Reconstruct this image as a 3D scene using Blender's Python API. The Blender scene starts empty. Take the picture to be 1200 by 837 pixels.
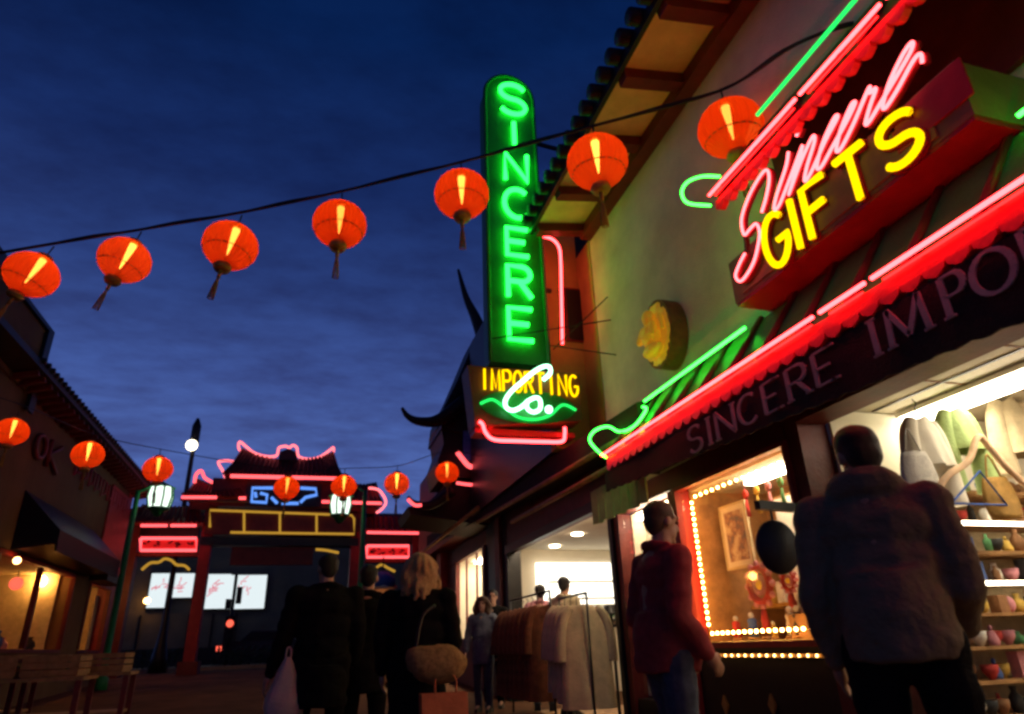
import bpy, bmesh, math, random
import numpy as np
from mathutils import Vector, Matrix, noise
random.seed(7)
R_ = math.radians
S = bpy.context.scene
COL = S.collection
# ------------------------------------------------------------ camera
FPX = 780.0
def _n(v): v = Vector(v); return v.normalized()
_Y = _n((350-600, 418.5-767, -FPX)); _Z = _n((535-600, 418.5+1373, -FPX)); _Z = (_Z-_Y*_Z.dot(_Y)).normalized(); _X = _Y.cross(_Z)
ROT = Matrix((_X, _Y, _Z))
CAM = Vector((0, 0, 1.0))
cd = bpy.data.cameras.new('camera'); cam = bpy.data.objects.new('camera', cd); COL.objects.link(cam)
m4 = ROT.to_4x4(); m4.translation = CAM; cam.matrix_world = m4
cd.sensor_width = 36; cd.lens = FPX/1200*36; cd.clip_end = 2000; cd.clip_start = .05
cd.dof.use_dof = True; cd.dof.focus_distance = 6.2; cd.dof.aperture_fstop = 2.2
S.camera = cam
S.view_settings.view_transform = 'Standard'; S.view_settings.look = 'None'; S.view_settings.exposure = 0; S.view_settings.gamma = 1
S.cycles.use_denoising = True
S.cycles.filter_width = 2.8
S.cycles.max_bounces = 5; S.cycles.diffuse_bounces = 3; S.cycles.transparent_max_bounces = 12
S.cycles.sample_clamp_indirect = 6
# ------------------------------------------------------------ sky (dusk)
w = bpy.data.worlds.new('World'); S.world = w; w.use_nodes = True
nt = w.node_tree; nt.nodes.clear()
out = nt.nodes.new('ShaderNodeOutputWorld'); bg = nt.nodes.new('ShaderNodeBackground')
tc = nt.nodes.new('ShaderNodeTexCoord'); sx = nt.nodes.new('ShaderNodeSeparateXYZ')
nt.links.new(tc.outputs['Generated'], sx.inputs[0])
rp = nt.nodes.new('ShaderNodeValToRGB'); cr = rp.color_ramp
cr.elements[0].position = 0.0; cr.elements[0].color = (.085, .15, .42, 1)
cr.elements[1].position = 1.0; cr.elements[1].color = (.001, .009, .05, 1)
for p, c in ((.24, (.068, .122, .37)), (.36, (.042, .080, .275)), (.48, (.020, .044, .175)), (.60, (.008, .023, .110)), (.75, (.002, .013, .07))):
    e = cr.elements.new(p); e.color = (*c, 1)
nt.links.new(sx.outputs[2], rp.inputs[0])
# clouds: direction projected onto a flat layer overhead
div = nt.nodes.new('ShaderNodeVectorMath'); div.operation = 'DIVIDE'
ad = nt.nodes.new('ShaderNodeMath'); ad.operation = 'ADD'; ad.inputs[1].default_value = .12
mx_ = nt.nodes.new('ShaderNodeMath'); mx_.operation = 'MAXIMUM'; mx_.inputs[1].default_value = .02
cb = nt.nodes.new('ShaderNodeCombineXYZ')
nt.links.new(sx.outputs[2], mx_.inputs[0]); nt.links.new(mx_.outputs[0], ad.inputs[0])
for i in range(3): nt.links.new(ad.outputs[0], cb.inputs[i])
nt.links.new(tc.outputs['Generated'], div.inputs[0]); nt.links.new(cb.outputs[0], div.inputs[1])
mp = nt.nodes.new('ShaderNodeMapping'); mp.inputs['Scale'].default_value = (1.9, 3.0, 1); mp.inputs['Rotation'].default_value = (0, 0, .5)
nt.links.new(div.outputs[0], mp.inputs[0])
nz = nt.nodes.new('ShaderNodeTexNoise'); nz.inputs['Scale'].default_value = 2.0; nz.inputs['Detail'].default_value = 7; nz.inputs['Roughness'].default_value = .62
nt.links.new(mp.outputs[0], nz.inputs['Vector'])
cr2 = nt.nodes.new('ShaderNodeValToRGB'); cr2.color_ramp.elements[0].position = .36; cr2.color_ramp.elements[1].position = .66
nt.links.new(nz.outputs[0], cr2.inputs[0])
mixc = nt.nodes.new('ShaderNodeMix'); mixc.data_type = 'RGBA'; mixc.blend_type = 'MULTIPLY'; mixc.inputs[0].default_value = 1
cr3 = nt.nodes.new('ShaderNodeValToRGB'); cr3.color_ramp.elements[0].color = (1.18, 1.16, 1.16, 1); cr3.color_ramp.elements[1].color = (.80, .68, .72, 1)
nt.links.new(cr2.outputs[0], cr3.inputs[0])
nt.links.new(rp.outputs[0], mixc.inputs[6]); nt.links.new(cr3.outputs[0], mixc.inputs[7])
fa = nt.nodes.new('ShaderNodeMapRange'); fa.inputs['From Min'].default_value = -.3; fa.inputs['From Max'].default_value = .6; fa.inputs['To Min'].default_value = .6; fa.inputs['To Max'].default_value = 1
mg = nt.nodes.new('ShaderNodeMix'); mg.data_type = 'RGBA'; mg.blend_type = 'MULTIPLY'; mg.inputs[0].default_value = 1
nt.links.new(sx.outputs[1], fa.inputs['Value']); nt.links.new(mixc.outputs[2], mg.inputs[6]); nt.links.new(fa.outputs[0], mg.inputs[7])
nt.links.new(mg.outputs[2], bg.inputs[0]); bg.inputs[1].default_value = 1.0
nt.links.new(bg.outputs[0], out.inputs[0])
# ------------------------------------------------------------ measuring helpers
def at(px, py, X=None, Y=None, Z=None):
    """point of the photograph on a world plane"""
    d = ROT @ Vector((px-600, 418.5-py, -FPX))
    t = (X-CAM.x)/d.x if X is not None else (Y-CAM.y)/d.y if Y is not None else (Z-CAM.z)/d.z
    return CAM + t*d
def gz(y): return 0 if y < 7 else min(.6, .033*(y-7))
# ------------------------------------------------------------ materials
MATS = {}
def mat(name, col, rough=.7, var=.25, scale=6, bump=.2, metal=0, emit=None, es=0, spec=.35, bscale=None, rng=None):
    m = bpy.data.materials.new(name); m.use_nodes = True; t = m.node_tree
    b = t.nodes['Principled BSDF']
    b.inputs['Roughness'].default_value = rough; b.inputs['Metallic'].default_value = metal
    b.inputs['Specular IOR Level'].default_value = spec
    c = t.nodes.new('ShaderNodeTexCoord'); n = t.nodes.new('ShaderNodeTexNoise')
    n.inputs['Scale'].default_value = scale; n.inputs['Detail'].default_value = 6; n.inputs['Roughness'].default_value = .65
    t.links.new(c.outputs['Object'], n.inputs['Vector'])
    r = t.nodes.new('ShaderNodeValToRGB')
    r.color_ramp.elements[0].position = .3; r.color_ramp.elements[1].position = .7
    r.color_ramp.elements[0].color = tuple(max(0, x*(1-var)) for x in col)+(1,)
    r.color_ramp.elements[1].color = tuple(min(1, x*(1+var)) for x in col)+(1,)
    t.links.new(n.outputs[0], r.inputs[0]); t.links.new(r.outputs[0], b.inputs['Base Color'])
    if bump:
        bn = t.nodes.new('ShaderNodeBump'); bn.inputs['Strength'].default_value = bump; bn.inputs['Distance'].default_value = .02
        n2 = t.nodes.new('ShaderNodeTexNoise'); n2.inputs['Scale'].default_value = bscale or scale*7; n2.inputs['Detail'].default_value = 5
        t.links.new(c.outputs['Object'], n2.inputs['Vector'])
        t.links.new(n2.outputs[0], bn.inputs['Height']); t.links.new(bn.outputs[0], b.inputs['Normal'])
    if emit:
        b.inputs['Emission Color'].default_value = (*emit, 1); b.inputs['Emission Strength'].default_value = es
    MATS[name] = m; return m
def glow(name, col, s, samp=True):
    m = bpy.data.materials.new(name); m.use_nodes = True; t = m.node_tree; t.nodes.clear()
    o = t.nodes.new('ShaderNodeOutputMaterial'); e = t.nodes.new('ShaderNodeEmission')
    e.inputs[0].default_value = (*col, 1); e.inputs[1].default_value = s
    t.links.new(e.outputs[0], o.inputs[0])
    if not samp: m.cycles.emission_sampling = 'NONE'
    MATS[name] = m; return m
G_pink = glow('neon_pink', (1, .036, .040), 15)
G_red = glow('neon_red', (1, .006, .006), 14)
G_redfar = glow('neon_red_far', (1, .09, .10), 2.6)
G_pinkfar = glow('neon_pink_far', (1, .16, .18), 2.3)
G_bluefar = glow('neon_blue_far', (.13, .33, 1), 1.1)
G_yelfar = glow('neon_yellow_far', (1, .52, .06), .5)
G_green = glow('neon_green', (.012, 1, .05), 8)
G_mint = glow('neon_mint', (.032, 1, .045), 11)
G_greenline = glow('neon_green_line', (.02, .9, .12), 1.6)
G_yellow = glow('neon_yellow', (1, .60, .0), 1.9)
G_white = glow('neon_white', (1, .10, .11), 6.5)
G_cowhite = glow('neon_pale_green', (.35, 1, .55), 5.5)
G_bulb = glow('warm_bulb', (1, .5, .15), 12)
G_bulbhot = glow('warm_bulb_hot', (1, .46, .11), 55)
G_fluor = glow('fluorescent', (1, .88, .68), 18)
G_fluorhi = glow('fluorescent_shop', (1, .80, .55), 30)
G_shelf = glow('shelf_strip', (1, .85, .6), 16)
G_screen = glow('light_box', (.86, .97, 1), .92)
G_cage = glow('cage_lamp', (.80, 1, .82), 1.7)
G_lampw = glow('street_globe', (1, .86, .58), 5)
G_redlight = glow('red_signal', (1, .12, .07), 1.6)
G_lbulb = glow('lantern_bulb', (1, .44, .10), 20)
M_stucco = mat('stucco', (.72, .61, .48), .9, .22, 1.1, .6, bscale=60)
M_orangewall = mat('ochre_wall', (.36, .34, .07), .85, .18, 2, .4, bscale=50)
M_soffit = mat('soffit_board', (.74, .52, .24), .8, .15, 3, .3)
M_redwood = mat('dark_red_paint', (.14, .018, .014), .5, .3, 5, .2)
M_redmid = mat('red_paint', (.30, .02, .018), .45, .25, 5, .15)
M_redtile = mat('glazed_red_tile', (.80, .05, .04), .35, .2, 6, .15)
M_greentile = mat('glazed_green_tile', (.05, .34, .09), .3, .25, 6, .2)
M_tiledark = mat('dark_roof_tile', (.016, .009, .008), .5, .35, 8, .3)
M_black = mat('black_lacquer', (.012, .010, .010), .4, .3, 5, .1)
M_blackmetal = mat('black_metal', (.02, .02, .022), .45, .2, 8, .1, metal=.3)
M_gold_glow = mat('gold_leaf_glow', (.95, .60, .05), .45, .2, 20, .6, metal=.15, emit=(1, .45, .02), es=.16, bscale=30)  # weak emission put into the gold so it looks lit by a spot
M_golddull = mat('dull_gold', (.42, .23, .05), .5, .3, 20, .4, metal=.3)
M_rim = mat('brown_rim', (.22, .09, .03), .6, .3, 10, .3)
M_signgreen = mat('green_enamel', (.015, .17, .03), .4, .2, 4, .1)
M_signolive = mat('olive_enamel', (.22, .15, .05), .5, .2, 4, .15)
M_signred = mat('red_enamel', (.34, .015, .02), .4, .2, 4, .15)
M_brownbox = mat('brown_enamel', (.16, .07, .03), .5, .2, 4, .15)
M_awning = mat('maroon_canvas', (.028, .016, .012), .9, .3, 10, .5)
M_awnlet = mat('grey_paint', (.40, .40, .33), .8, .2, 14, .2)
M_greencanvas = mat('pale_green_canvas', (.36, .48, .18), .85, .2, 6, .3)
M_ground = mat('asphalt_paving', (.12, .055, .028), .85, .45, 1.2, .6, bscale=30, spec=.08)
M_kerb = mat('pale_concrete', (.32, .25, .18), .8, .2, 3, .4)
M_white = mat('white_plaster', (.80, .74, .60), .85, .06, 3, .1)
M_cream = mat('cream_ceiling', (.62, .56, .44), .85, .08, 3, .1)
M_wood = mat('warm_wood', (.36, .19, .07), .55, .35, 7, .25)
M_greywall = mat('grey_render', (.22, .17, .10), .9, .2, .8, .3)
M_brownwall = mat('brown_render', (.15, .085, .035), .9, .25, .9, .4)
M_pole = mat('green_pole', (.02, .22, .06), .4, .2, 8, .1)
M_wire = mat('black_cable', (.012, .012, .014), .6, .1, 8, 0)
M_skin = mat('skin', (.45, .24, .16), .55, .1, 10, .05)
M_skin2 = mat('tan_skin', (.36, .19, .11), .55, .1, 10, .05)
M_hairb = mat('dark_hair', (.018, .012, .010), .5, .4, 60, .6)
M_hairbr = mat('brown_hair', (.10, .045, .02), .5, .4, 60, .6)
M_hairbl = mat('blonde_hair', (.52, .30, .12), .5, .35, 60, .7)
M_redcloth = mat('red_jacket_cloth', (.30, .03, .03), .85, .25, 25, .5)
M_greycloth = mat('grey_brown_jacket_cloth', (.17, .13, .08), .9, .15, 5, .6, spec=.1)
M_blackcloth = mat('black_cloth', (.008, .007, .007), .95, .3, 12, .4, spec=.08)
M_denim = mat('denim', (.05, .06, .085), .85, .3, 30, .4)
M_denimj = mat('grey_blue_jacket_cloth', (.13, .14, .17), .85, .3, 30, .4)
M_rust = mat('rust_cloth', (.20, .065, .025), .85, .4, 14, .4)
M_creamc = mat('cream_cloth', (.62, .50, .30), .85, .18, 10, .4)
M_fur = mat('tan_fur', (.36, .21, .08), .95, .5, 30, 1)
M_orange = mat('orange_paper', (.55, .15, .05), .7, .2, 10, .2)
M_plastic = mat('white_plastic', (.55, .40, .34), .45, .1, 12, .5)
M_paper = mat('white_paper', (.75, .70, .60), .8, .1, 8, .1)
M_blue = mat('blue_cloth', (.04, .12, .45), .7, .2, 10, .2)
M_glass = bpy.data.materials.new('window_glass'); M_glass.use_nodes = True
_t = M_glass.node_tree; _t.nodes.clear(); _o = _t.nodes.new('ShaderNodeOutputMaterial'); _mx = _t.nodes.new('ShaderNodeMixShader')
_tr = _t.nodes.new('ShaderNodeBsdfTransparent'); _gl = _t.nodes.new('ShaderNodeBsdfGlossy'); _gl.inputs['Roughness'].default_value = .03
_mx.inputs[0].default_value = .06; _t.links.new(_tr.outputs[0], _mx.inputs[1]); _t.links.new(_gl.outputs[0], _mx.inputs[2]); _t.links.new(_mx.outputs[0], _o.inputs[0])
M_print = mat('figure_print', (.5, .42, .34), .8, .1, 9, 0)
_r = [n for n in M_print.node_tree.nodes if n.type == 'VALTORGB'][0].color_ramp
_r.elements[0].color = (.16, .15, .2, 1); _r.elements[1].color = (.62, .52, .4, 1); _r.elements[0].position = .38; _r.elements[1].position = .6
_e = _r.elements.new(.47); _e.color = (.36, .20, .16, 1)
def cloth_mat(name, c): return mat(name, c, .85, .25, 14, .3)
GOODS = [cloth_mat('goods_%s' % n, c) for n, c in (('red', (.5, .05, .04)), ('gold', (.6, .4, .08)), ('green', (.1, .3, .12)), ('blue', (.08, .15, .4)), ('white', (.7, .66, .58)), ('pink', (.6, .25, .28)), ('brown', (.25, .12, .05)), ('black', (.03, .03, .03)))]
# lantern silk: thin glowing fabric lit from inside, part see-through
def silk(name, col, s, tr):
    m = bpy.data.materials.new(name); m.use_nodes = True; t = m.node_tree; t.nodes.clear()
    o = t.nodes.new('ShaderNodeOutputMaterial'); mx = t.nodes.new('ShaderNodeMixShader'); add = t.nodes.new('ShaderNodeAddShader')
    em = t.nodes.new('ShaderNodeEmission'); tp = t.nodes.new('ShaderNodeBsdfTransparent'); tl = t.nodes.new('ShaderNodeBsdfTranslucent'); df = t.nodes.new('ShaderNodeBsdfDiffuse'); m2 = t.nodes.new('ShaderNodeMixShader')
    c = t.nodes.new('ShaderNodeTexCoord'); n = t.nodes.new('ShaderNodeTexNoise'); n.inputs['Scale'].default_value = 7; n.inputs['Detail'].default_value = 3
    t.links.new(c.outputs['Object'], n.inputs['Vector'])
    r = t.nodes.new('ShaderNodeValToRGB'); r.color_ramp.elements[0].position = .35; r.color_ramp.elements[1].position = .7
    r.color_ramp.elements[0].color = tuple(x*.62 for x in col)+(1,); r.color_ramp.elements[1].color = (*col, 1)
    t.links.new(n.outputs[0], r.inputs[0]); t.links.new(r.outputs[0], em.inputs[0]); em.inputs[1].default_value = s
    tp.inputs[0].default_value = (1, .80, .45, 1)
    for q in (tl, df): q.inputs[0].default_value = (.80, .105, .008, 1)
    m2.inputs[0].default_value = .5
    t.links.new(tl.outputs[0], m2.inputs[1]); t.links.new(df.outputs[0], m2.inputs[2])
    t.links.new(m2.outputs[0], add.inputs[0]); t.links.new(em.outputs[0], add.inputs[1])
    mx.inputs[0].default_value = tr
    t.links.new(add.outputs[0], mx.inputs[1]); t.links.new(tp.outputs[0], mx.inputs[2]); t.links.new(mx.outputs[0], o.inputs[0])
    m.cycles.emission_sampling = 'NONE'
    return m
M_silk = silk('lantern_silk', (.9, .05, .006), .10, .14)
# ------------------------------------------------------------ mesh helpers
class MB:
    def __init__(s): s.v = []; s.f = []
    def add(s, vs, fs):
        o = len(s.v); s.v += [tuple(p) for p in vs]; s.f += [tuple(i+o for i in f) for f in fs]; return s
    def box(s, x0, x1, y0, y1, z0, z1):
        return s.add([(x, y, z) for x in (x0, x1) for y in (y0, y1) for z in (z0, z1)], [(0, 1, 3, 2), (4, 6, 7, 5), (0, 4, 5, 1), (2, 3, 7, 6), (0, 2, 6, 4), (1, 5, 7, 3)])
    def bar(s, a, b, wx, wz, up=(0, 0, 1)):
        a = Vector(a); b = Vector(b); d = (b-a).normalized(); u = Vector(up); sd = d.cross(u)
        if sd.length < 1e-4: sd = d.cross(Vector((1, 0, 0)))
        sd.normalize(); u = sd.cross(d)
        vs = [p+sd*(wx/2)*i+u*(wz/2)*j for p in (a, b) for i, j in ((-1, -1), (1, -1), (1, 1), (-1, 1))]
        return s.add(vs, [(0, 1, 2, 3), (7, 6, 5, 4), (0, 4, 5, 1), (1, 5, 6, 2), (2, 6, 7, 3), (3, 7, 4, 0)])
    def tube(s, pts, r, seg=8, caps=True):
        pts = [Vector(p) for p in pts]; n = len(pts); rs = r if isinstance(r, (list, tuple)) else [r]*n
        prev = None; rings = []
        for i, p in enumerate(pts):
            d = (pts[min(i+1, n-1)]-pts[max(i-1, 0)]).normalized()
            if prev is None:
                a = Vector((0, 0, 1)) if abs(d.z) < .9 else Vector((1, 0, 0)); u = d.cross(a).normalized()
            else:
                u = (prev-d*prev.dot(d)).normalized()
            prev = u; v = d.cross(u)
            rings.append([p+(u*math.cos(2*math.pi*k/seg)+v*math.sin(2*math.pi*k/seg))*rs[i] for k in range(seg)])
        vs = [q for rg in rings for q in rg]; fs = []
        for i in range(n-1):
            for k in range(seg):
                k2 = (k+1) % seg; fs.append((i*seg+k, i*seg+k2, (i+1)*seg+k2, (i+1)*seg+k))
        if caps: fs += [tuple(range(seg))[::-1], tuple((n-1)*seg+k for k in range(seg))]
        return s.add(vs, fs)
    def lathe(s, prof, seg=24, c=(0, 0, 0)):
        vs = []; fs = []
        for r, z in prof:
            for k in range(seg):
                a = 2*math.pi*k/seg; vs.append((c[0]+r*math.cos(a), c[1]+r*math.sin(a), c[2]+z))
        for i in range(len(prof)-1):
            for k in range(seg):
                k2 = (k+1) % seg; fs.append((i*seg+k, i*seg+k2, (i+1)*seg+k2, (i+1)*seg+k))
        fs += [tuple(range(seg))[::-1], tuple((len(prof)-1)*seg+k for k in range(seg))]
        return s.add(vs, fs)
    def prism(s, poly, axis, a, b):
        """poly (2-D) extruded along axis 0/1/2 from a to b"""
        n = len(poly); vs = []
        for t in (a, b):
            for p, q in poly:
                vs.append({0: (t, p, q), 1: (p, t, q), 2: (p, q, t)}[axis])
        return s.add(vs, [tuple(range(n)), tuple(range(2*n-1, n-1, -1))]+[(i, (i+1) % n, n+(i+1) % n, n+i) for i in range(n)])
    def ball(s, c, r, seg=10, rings=7, rot=None):
        c = Vector(c); r = Vector((r, r, r)) if not hasattr(r, '__len__') else Vector(r)
        vs = [Vector((0, 0, -1))]
        for i in range(1, rings):
            t = math.pi*i/rings
            for k in range(seg):
                a = 2*math.pi*k/seg; vs.append(Vector((math.sin(t)*math.cos(a), math.sin(t)*math.sin(a), -math.cos(t))))
        vs.append(Vector((0, 0, 1)))
        vs = [Vector((v.x*r.x, v.y*r.y, v.z*r.z)) for v in vs]
        if rot is not None: vs = [rot@v for v in vs]
        vs = [c+v for v in vs]; L = len(vs)-1; fs = []
        for k in range(seg): fs.append((0, 1+(k+1) % seg, 1+k))
        for i in range(rings-2):
            for k in range(seg):
                a = 1+i*seg; k2 = (k+1) % seg; fs.append((a+k, a+k2, a+seg+k2, a+seg+k))
        a = 1+(rings-2)*seg
        for k in range(seg): fs.append((a+k, a+(k+1) % seg, L))
        return s.add(vs, fs)
    def cap(s, a, b, r0, r1, seg=10):
        """tapered capsule"""
        a = Vector(a); b = Vector(b); d = b-a; L = d.length or 1e-4; d = d/L
        pts = []; rs = []
        for t in (-1, -.8, -.45): pts.append(a+d*t*r0); rs.append(r0*math.sqrt(max(.02, 1-t*t)))
        for t in (0, .5, 1): pts.append(a.lerp(b, t)); rs.append(r0+(r1-r0)*t)
        for t in (.45, .8, 1): pts.append(b+d*t*r1); rs.append(r1*math.sqrt(max(.02, 1-t*t)))
        return s.tube(pts, rs, seg)
    def mesh(s, name, mt, smooth=False, fix=True):
        me = bpy.data.meshes.new(name); me.from_pydata(s.v, [], s.f)
        if fix:
            b = bmesh.new(); b.from_mesh(me); bmesh.ops.recalc_face_normals(b, faces=b.faces); b.to_mesh(me); b.free()
        if mt: me.materials.append(mt)
        if smooth: me.polygons.foreach_set('use_smooth', [True]*len(me.polygons))
        me.update(); return me
    def build(s, name, mt, parent=None, smooth=False, loc=None):
        o = bpy.data.objects.new(name, s.mesh(name, mt, smooth)); COL.objects.link(o)
        if loc: o.location = loc
        if parent: o.parent = parent
        return o
def inst(name, me, parent=None, loc=(0, 0, 0), rot=(0, 0, 0), sc=(1, 1, 1)):
    o = bpy.data.objects.new(name, me); COL.objects.link(o); o.location = loc; o.rotation_euler = rot; o.scale = sc
    if parent: o.parent = parent
    return o
def thing(name, label, cat, loc=(0, 0, 0), rz=0, group=None):
    o = bpy.data.objects.new(name, None); COL.objects.link(o); o.location = loc; o.rotation_euler = (0, 0, rz); o.empty_display_size = .2
    o['label'] = label; o['category'] = cat
    if group: o['group'] = group
    return o
def tag(o, label, cat, group=None, kind=None):
    o['label'] = label; o['category'] = cat
    if group: o['group'] = group
    if kind: o['kind'] = kind
    return o
def copy_tree(o, parent=None):
    c = o.copy(); COL.objects.link(c); c.parent = parent
    for ch in list(o.children): copy_tree(ch, c)
    return c
def smooth_path(pts, n=6):
    P = [Vector(p) for p in pts]; o = []
    for i in range(len(P)-1):
        a = P[max(i-1, 0)]; b = P[i]; c = P[i+1]; d = P[min(i+2, len(P)-1)]
        for k in range(n):
            t = k/n; o.append(.5*((2*b)+(c-a)*t+(2*a-5*b+4*c-d)*t*t+(3*b-a-3*c+d)*t**3))
    o.append(P[-1]); return o
def neon(name, pts, mt, r, parent, smooth=True, seg=8):
    return MB().tube(smooth_path(pts) if smooth else pts, r, seg).build(name, mt, parent, True)
# single-stroke letters in a unit box (u right, v up)
def _arc(cx, cy, rx, ry, a0, a1, n=14): return [(cx+rx*math.cos(R_(a0+(a1-a0)*i/n)), cy+ry*math.sin(R_(a0+(a1-a0)*i/n))) for i in range(n+1)]
FONT = {
 'S': [_arc(.5, .75, .46, .25, 25, 270)+_arc(.5, .25, .46, .25, 90, -155)[1:]],
 'I': [[(.5, 0), (.5, 1)]],
 'N': [[(.05, 0), (.05, 1), (.95, 0), (.95, 1)]],
 'C': [_arc(.55, .5, .5, .5, 50, 310, 20)],
 'E': [[(.95, 1), (.05, 1), (.05, 0), (.95, 0)], [(.05, .5), (.8, .5)]],
 'R': [[(.05, 0), (.05, 1), (.6, 1)]+_arc(.6, .75, .33, .25, 90, -90, 8)+[(.05, .5)], [(.5, .5), (.95, 0)]],
 'G': [_arc(.52, .5, .47, .5, 50, 340, 20)+[(.98, .46), (.58, .46)]],
 'F': [[(.05, 0), (.05, 1), (.98, 1)], [(.05, .52), (.8, .52)]],
 'T': [[(0, 1), (1, 1)], [(.5, 1), (.5, 0)]],
 'M': [[(.03, 0), (.1, 1), (.5, .1), (.9, 1), (.97, 0)]],
 'P': [[(.08, 0), (.08, 1), (.6, 1)]+_arc(.6, .74, .36, .26, 90, -90, 8)+[(.08, .48)]],
 'O': [_arc(.5, .5, .48, .5, 90, 450, 24)],
 'K': [[(.08, 0), (.08, 1)], [(.95, 1), (.1, .45), (.95, 0)]],
}
def letter_obj(ch, f, r, mt, parent, name='letter', seg=7, flat=None):
    """f maps (u,v) to world"""
    m = MB()
    for st in FONT[ch]: m.tube([f(u, v) for u, v in st], r, seg)
    return m.build(name, mt, parent, True)
def neighbour_labels(items, where, ends=('left end', 'right end')):
    """items: list of (object, short description); say each by what stands on either side"""
    for i, (o, d) in enumerate(items):
        if i == 0: o['label'] = '%s at the %s of %s, beside a %s' % (d, ends[0], where, items[1][1])
        elif i == len(items)-1: o['label'] = '%s at the %s of %s, beside a %s' % (d, ends[1], where, items[-2][1])
        else: o['label'] = '%s between %s and %s, %s' % (d, items[i-1][1], items[i+1][1], where)
# ============================================================ SETTING
g = MB(); ys = [-40, -5, 0, 3, 5, 7, 9, 12, 16, 20, 25.2, 40, 60, 120, 400]; xs = [-300, -60, -20, -8, -4, 0, 4, 8, 20, 60, 300]
vs = [(x, y, gz(y)) for y in ys for x in xs]; nx = len(xs)
g.add(vs, [(j*nx+i, j*nx+i+1, (j+1)*nx+i+1, (j+1)*nx+i) for j in range(len(ys)-1) for i in range(nx-1)])
o = g.build('ground', M_ground); o['kind'] = 'structure'
# paving joints and the pale kerb beyond the gate
o = MB().box(-14, 12, 27.0, 27.35, .55, .72).build('kerb', M_kerb); o['kind'] = 'structure'
o = MB().box(-14, 12, 27.35, 41.9, .55, .64).build('road', mat('asphalt', (.05, .05, .05), .7, .3, 3, .4)); o['kind'] = 'structure'

# ============================================================ RIGHT BUILDING (gift shop)
WX = 3.5
shop = thing('gift_shop_building', 'two storey stucco gift shop with deep raftered eave, nearest on the right', 'building', (WX, 3.5, 0))
def B(mb, name, mt, parent=shop, smooth=False):
    o = mb.build(name, mt, None, smooth)
    if parent:
        # keep world coordinates under a moved parent
        o.parent = parent; o.matrix_parent_inverse = Matrix.Translation(-wpos(parent))
    return o
def wpos(o):
    p = Vector(o.location)
    while o.parent is not None:
        o = o.parent; p = p + Vector(o.location) if o.type == 'EMPTY' else p
    return p
def adopt(o, parent):
    o.parent = parent; o.matrix_parent_inverse = Matrix.Translation(-wpos(parent)); return o
YC = 7.38
B(MB().box(WX, WX+.3, -3, YC, 2.62, 6.46), 'upper_wall', M_stucco)
B(MB().box(WX+.3, 9, YC-.3, YC, 0, 6.46), 'side_wall', M_stucco)
B(MB().box(WX, 9, -3, -2.8, 0, 6.46), 'rear_wall', M_stucco)
# ground floor openings
B(MB().box(WX-.02, WX+.25, 4.02, 4.16, 0, 2.6), 'pillar', M_redwood)
B(MB().box(WX-.05, WX+.22, -3, 4.0, 2.48, 2.6), 'lintel_beam', M_redwood)
B(MB().box(WX-.03, WX+.2, 4.17, YC, 2.40, 2.6), 'lintel_beam', M_redwood)
B(MB().box(WX-.03, WX+.2, 5.93, 6.06, .0, 2.39), 'pillar', M_redmid)
B(MB().box(WX-.03, WX+.2, YC-.12, YC+.0, 0, 2.39), 'pillar', M_redwood)
B(MB().box(WX+.0, WX+.15, 4.17, 5.92, 0, .93), 'dado_panel', M_black)
B(MB().box(WX+.0, WX+.15, 6.07, YC-.13, 0, .45), 'dado_panel', M_black)
for px in (850, 905, 800):
    c = at(px, 826, X=WX-.012)
    B(MB().prism([(c.y-.045, c.z), (c.y, c.z-.075), (c.y+.045, c.z), (c.y, c.z+.075)], 0, WX-.02, WX-.002), 'gold_diamond', M_golddull)
# soffit, rafters, eave tiles
EZ, EX = 6.33, 2.65
B(MB().add([(EX, -3, EZ), (WX, -3, 6.46), (WX, 7.35, 6.46), (EX, 7.35, EZ), (EX, -3, EZ+.05), (WX, -3, 6.51), (WX, 7.35, 6.51), (EX, 7.35, EZ+.05)], [(0, 1, 2, 3), (4, 7, 6, 5), (0, 3, 7, 4), (0, 4, 5, 1), (1, 5, 6, 2), (3, 2, 6, 7)]), 'soffit', M_soffit)
for y in (7.28, 6.45, 5.48, 4.51, 3.67, 2.8, 1.9, 1.0, .1):
    B(MB().bar((EX+.02, y, EZ-.055), (WX-.09, y, 6.46-.072), .15, .13), 'rafter', M_redwood)
B(MB().box(WX-.16, WX-.002, -3, 7.35, 6.26, 6.42), 'wall_plate', M_redwood)
B(MB().box(EX-.05, EX, -3, 7.4, EZ-.06, EZ+.08), 'fascia', M_black)
rt = MB()
rt.tube([(-.16, 0, -.03), (.35, 0, .05), (1.2, 0, .28)], .085, 10)
me_t = rt.mesh('roof_tile', M_tiledark, True)
y = 7.3
while y > 1.2:
    o = inst('roof_tile', me_t, None, (EX, y, EZ+.12)); adopt(o, shop); y -= .24
B(MB().add([(EX-.03, -3, EZ+.09), (6, -3, 7.4), (6, 7.4, 7.4), (EX-.03, 7.4, EZ+.09), (9, -3, 6.4), (9, 7.4, 6.4)], [(0, 1, 2, 3), (1, 4, 5, 2)]), 'roof_slope', M_tiledark)

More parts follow.
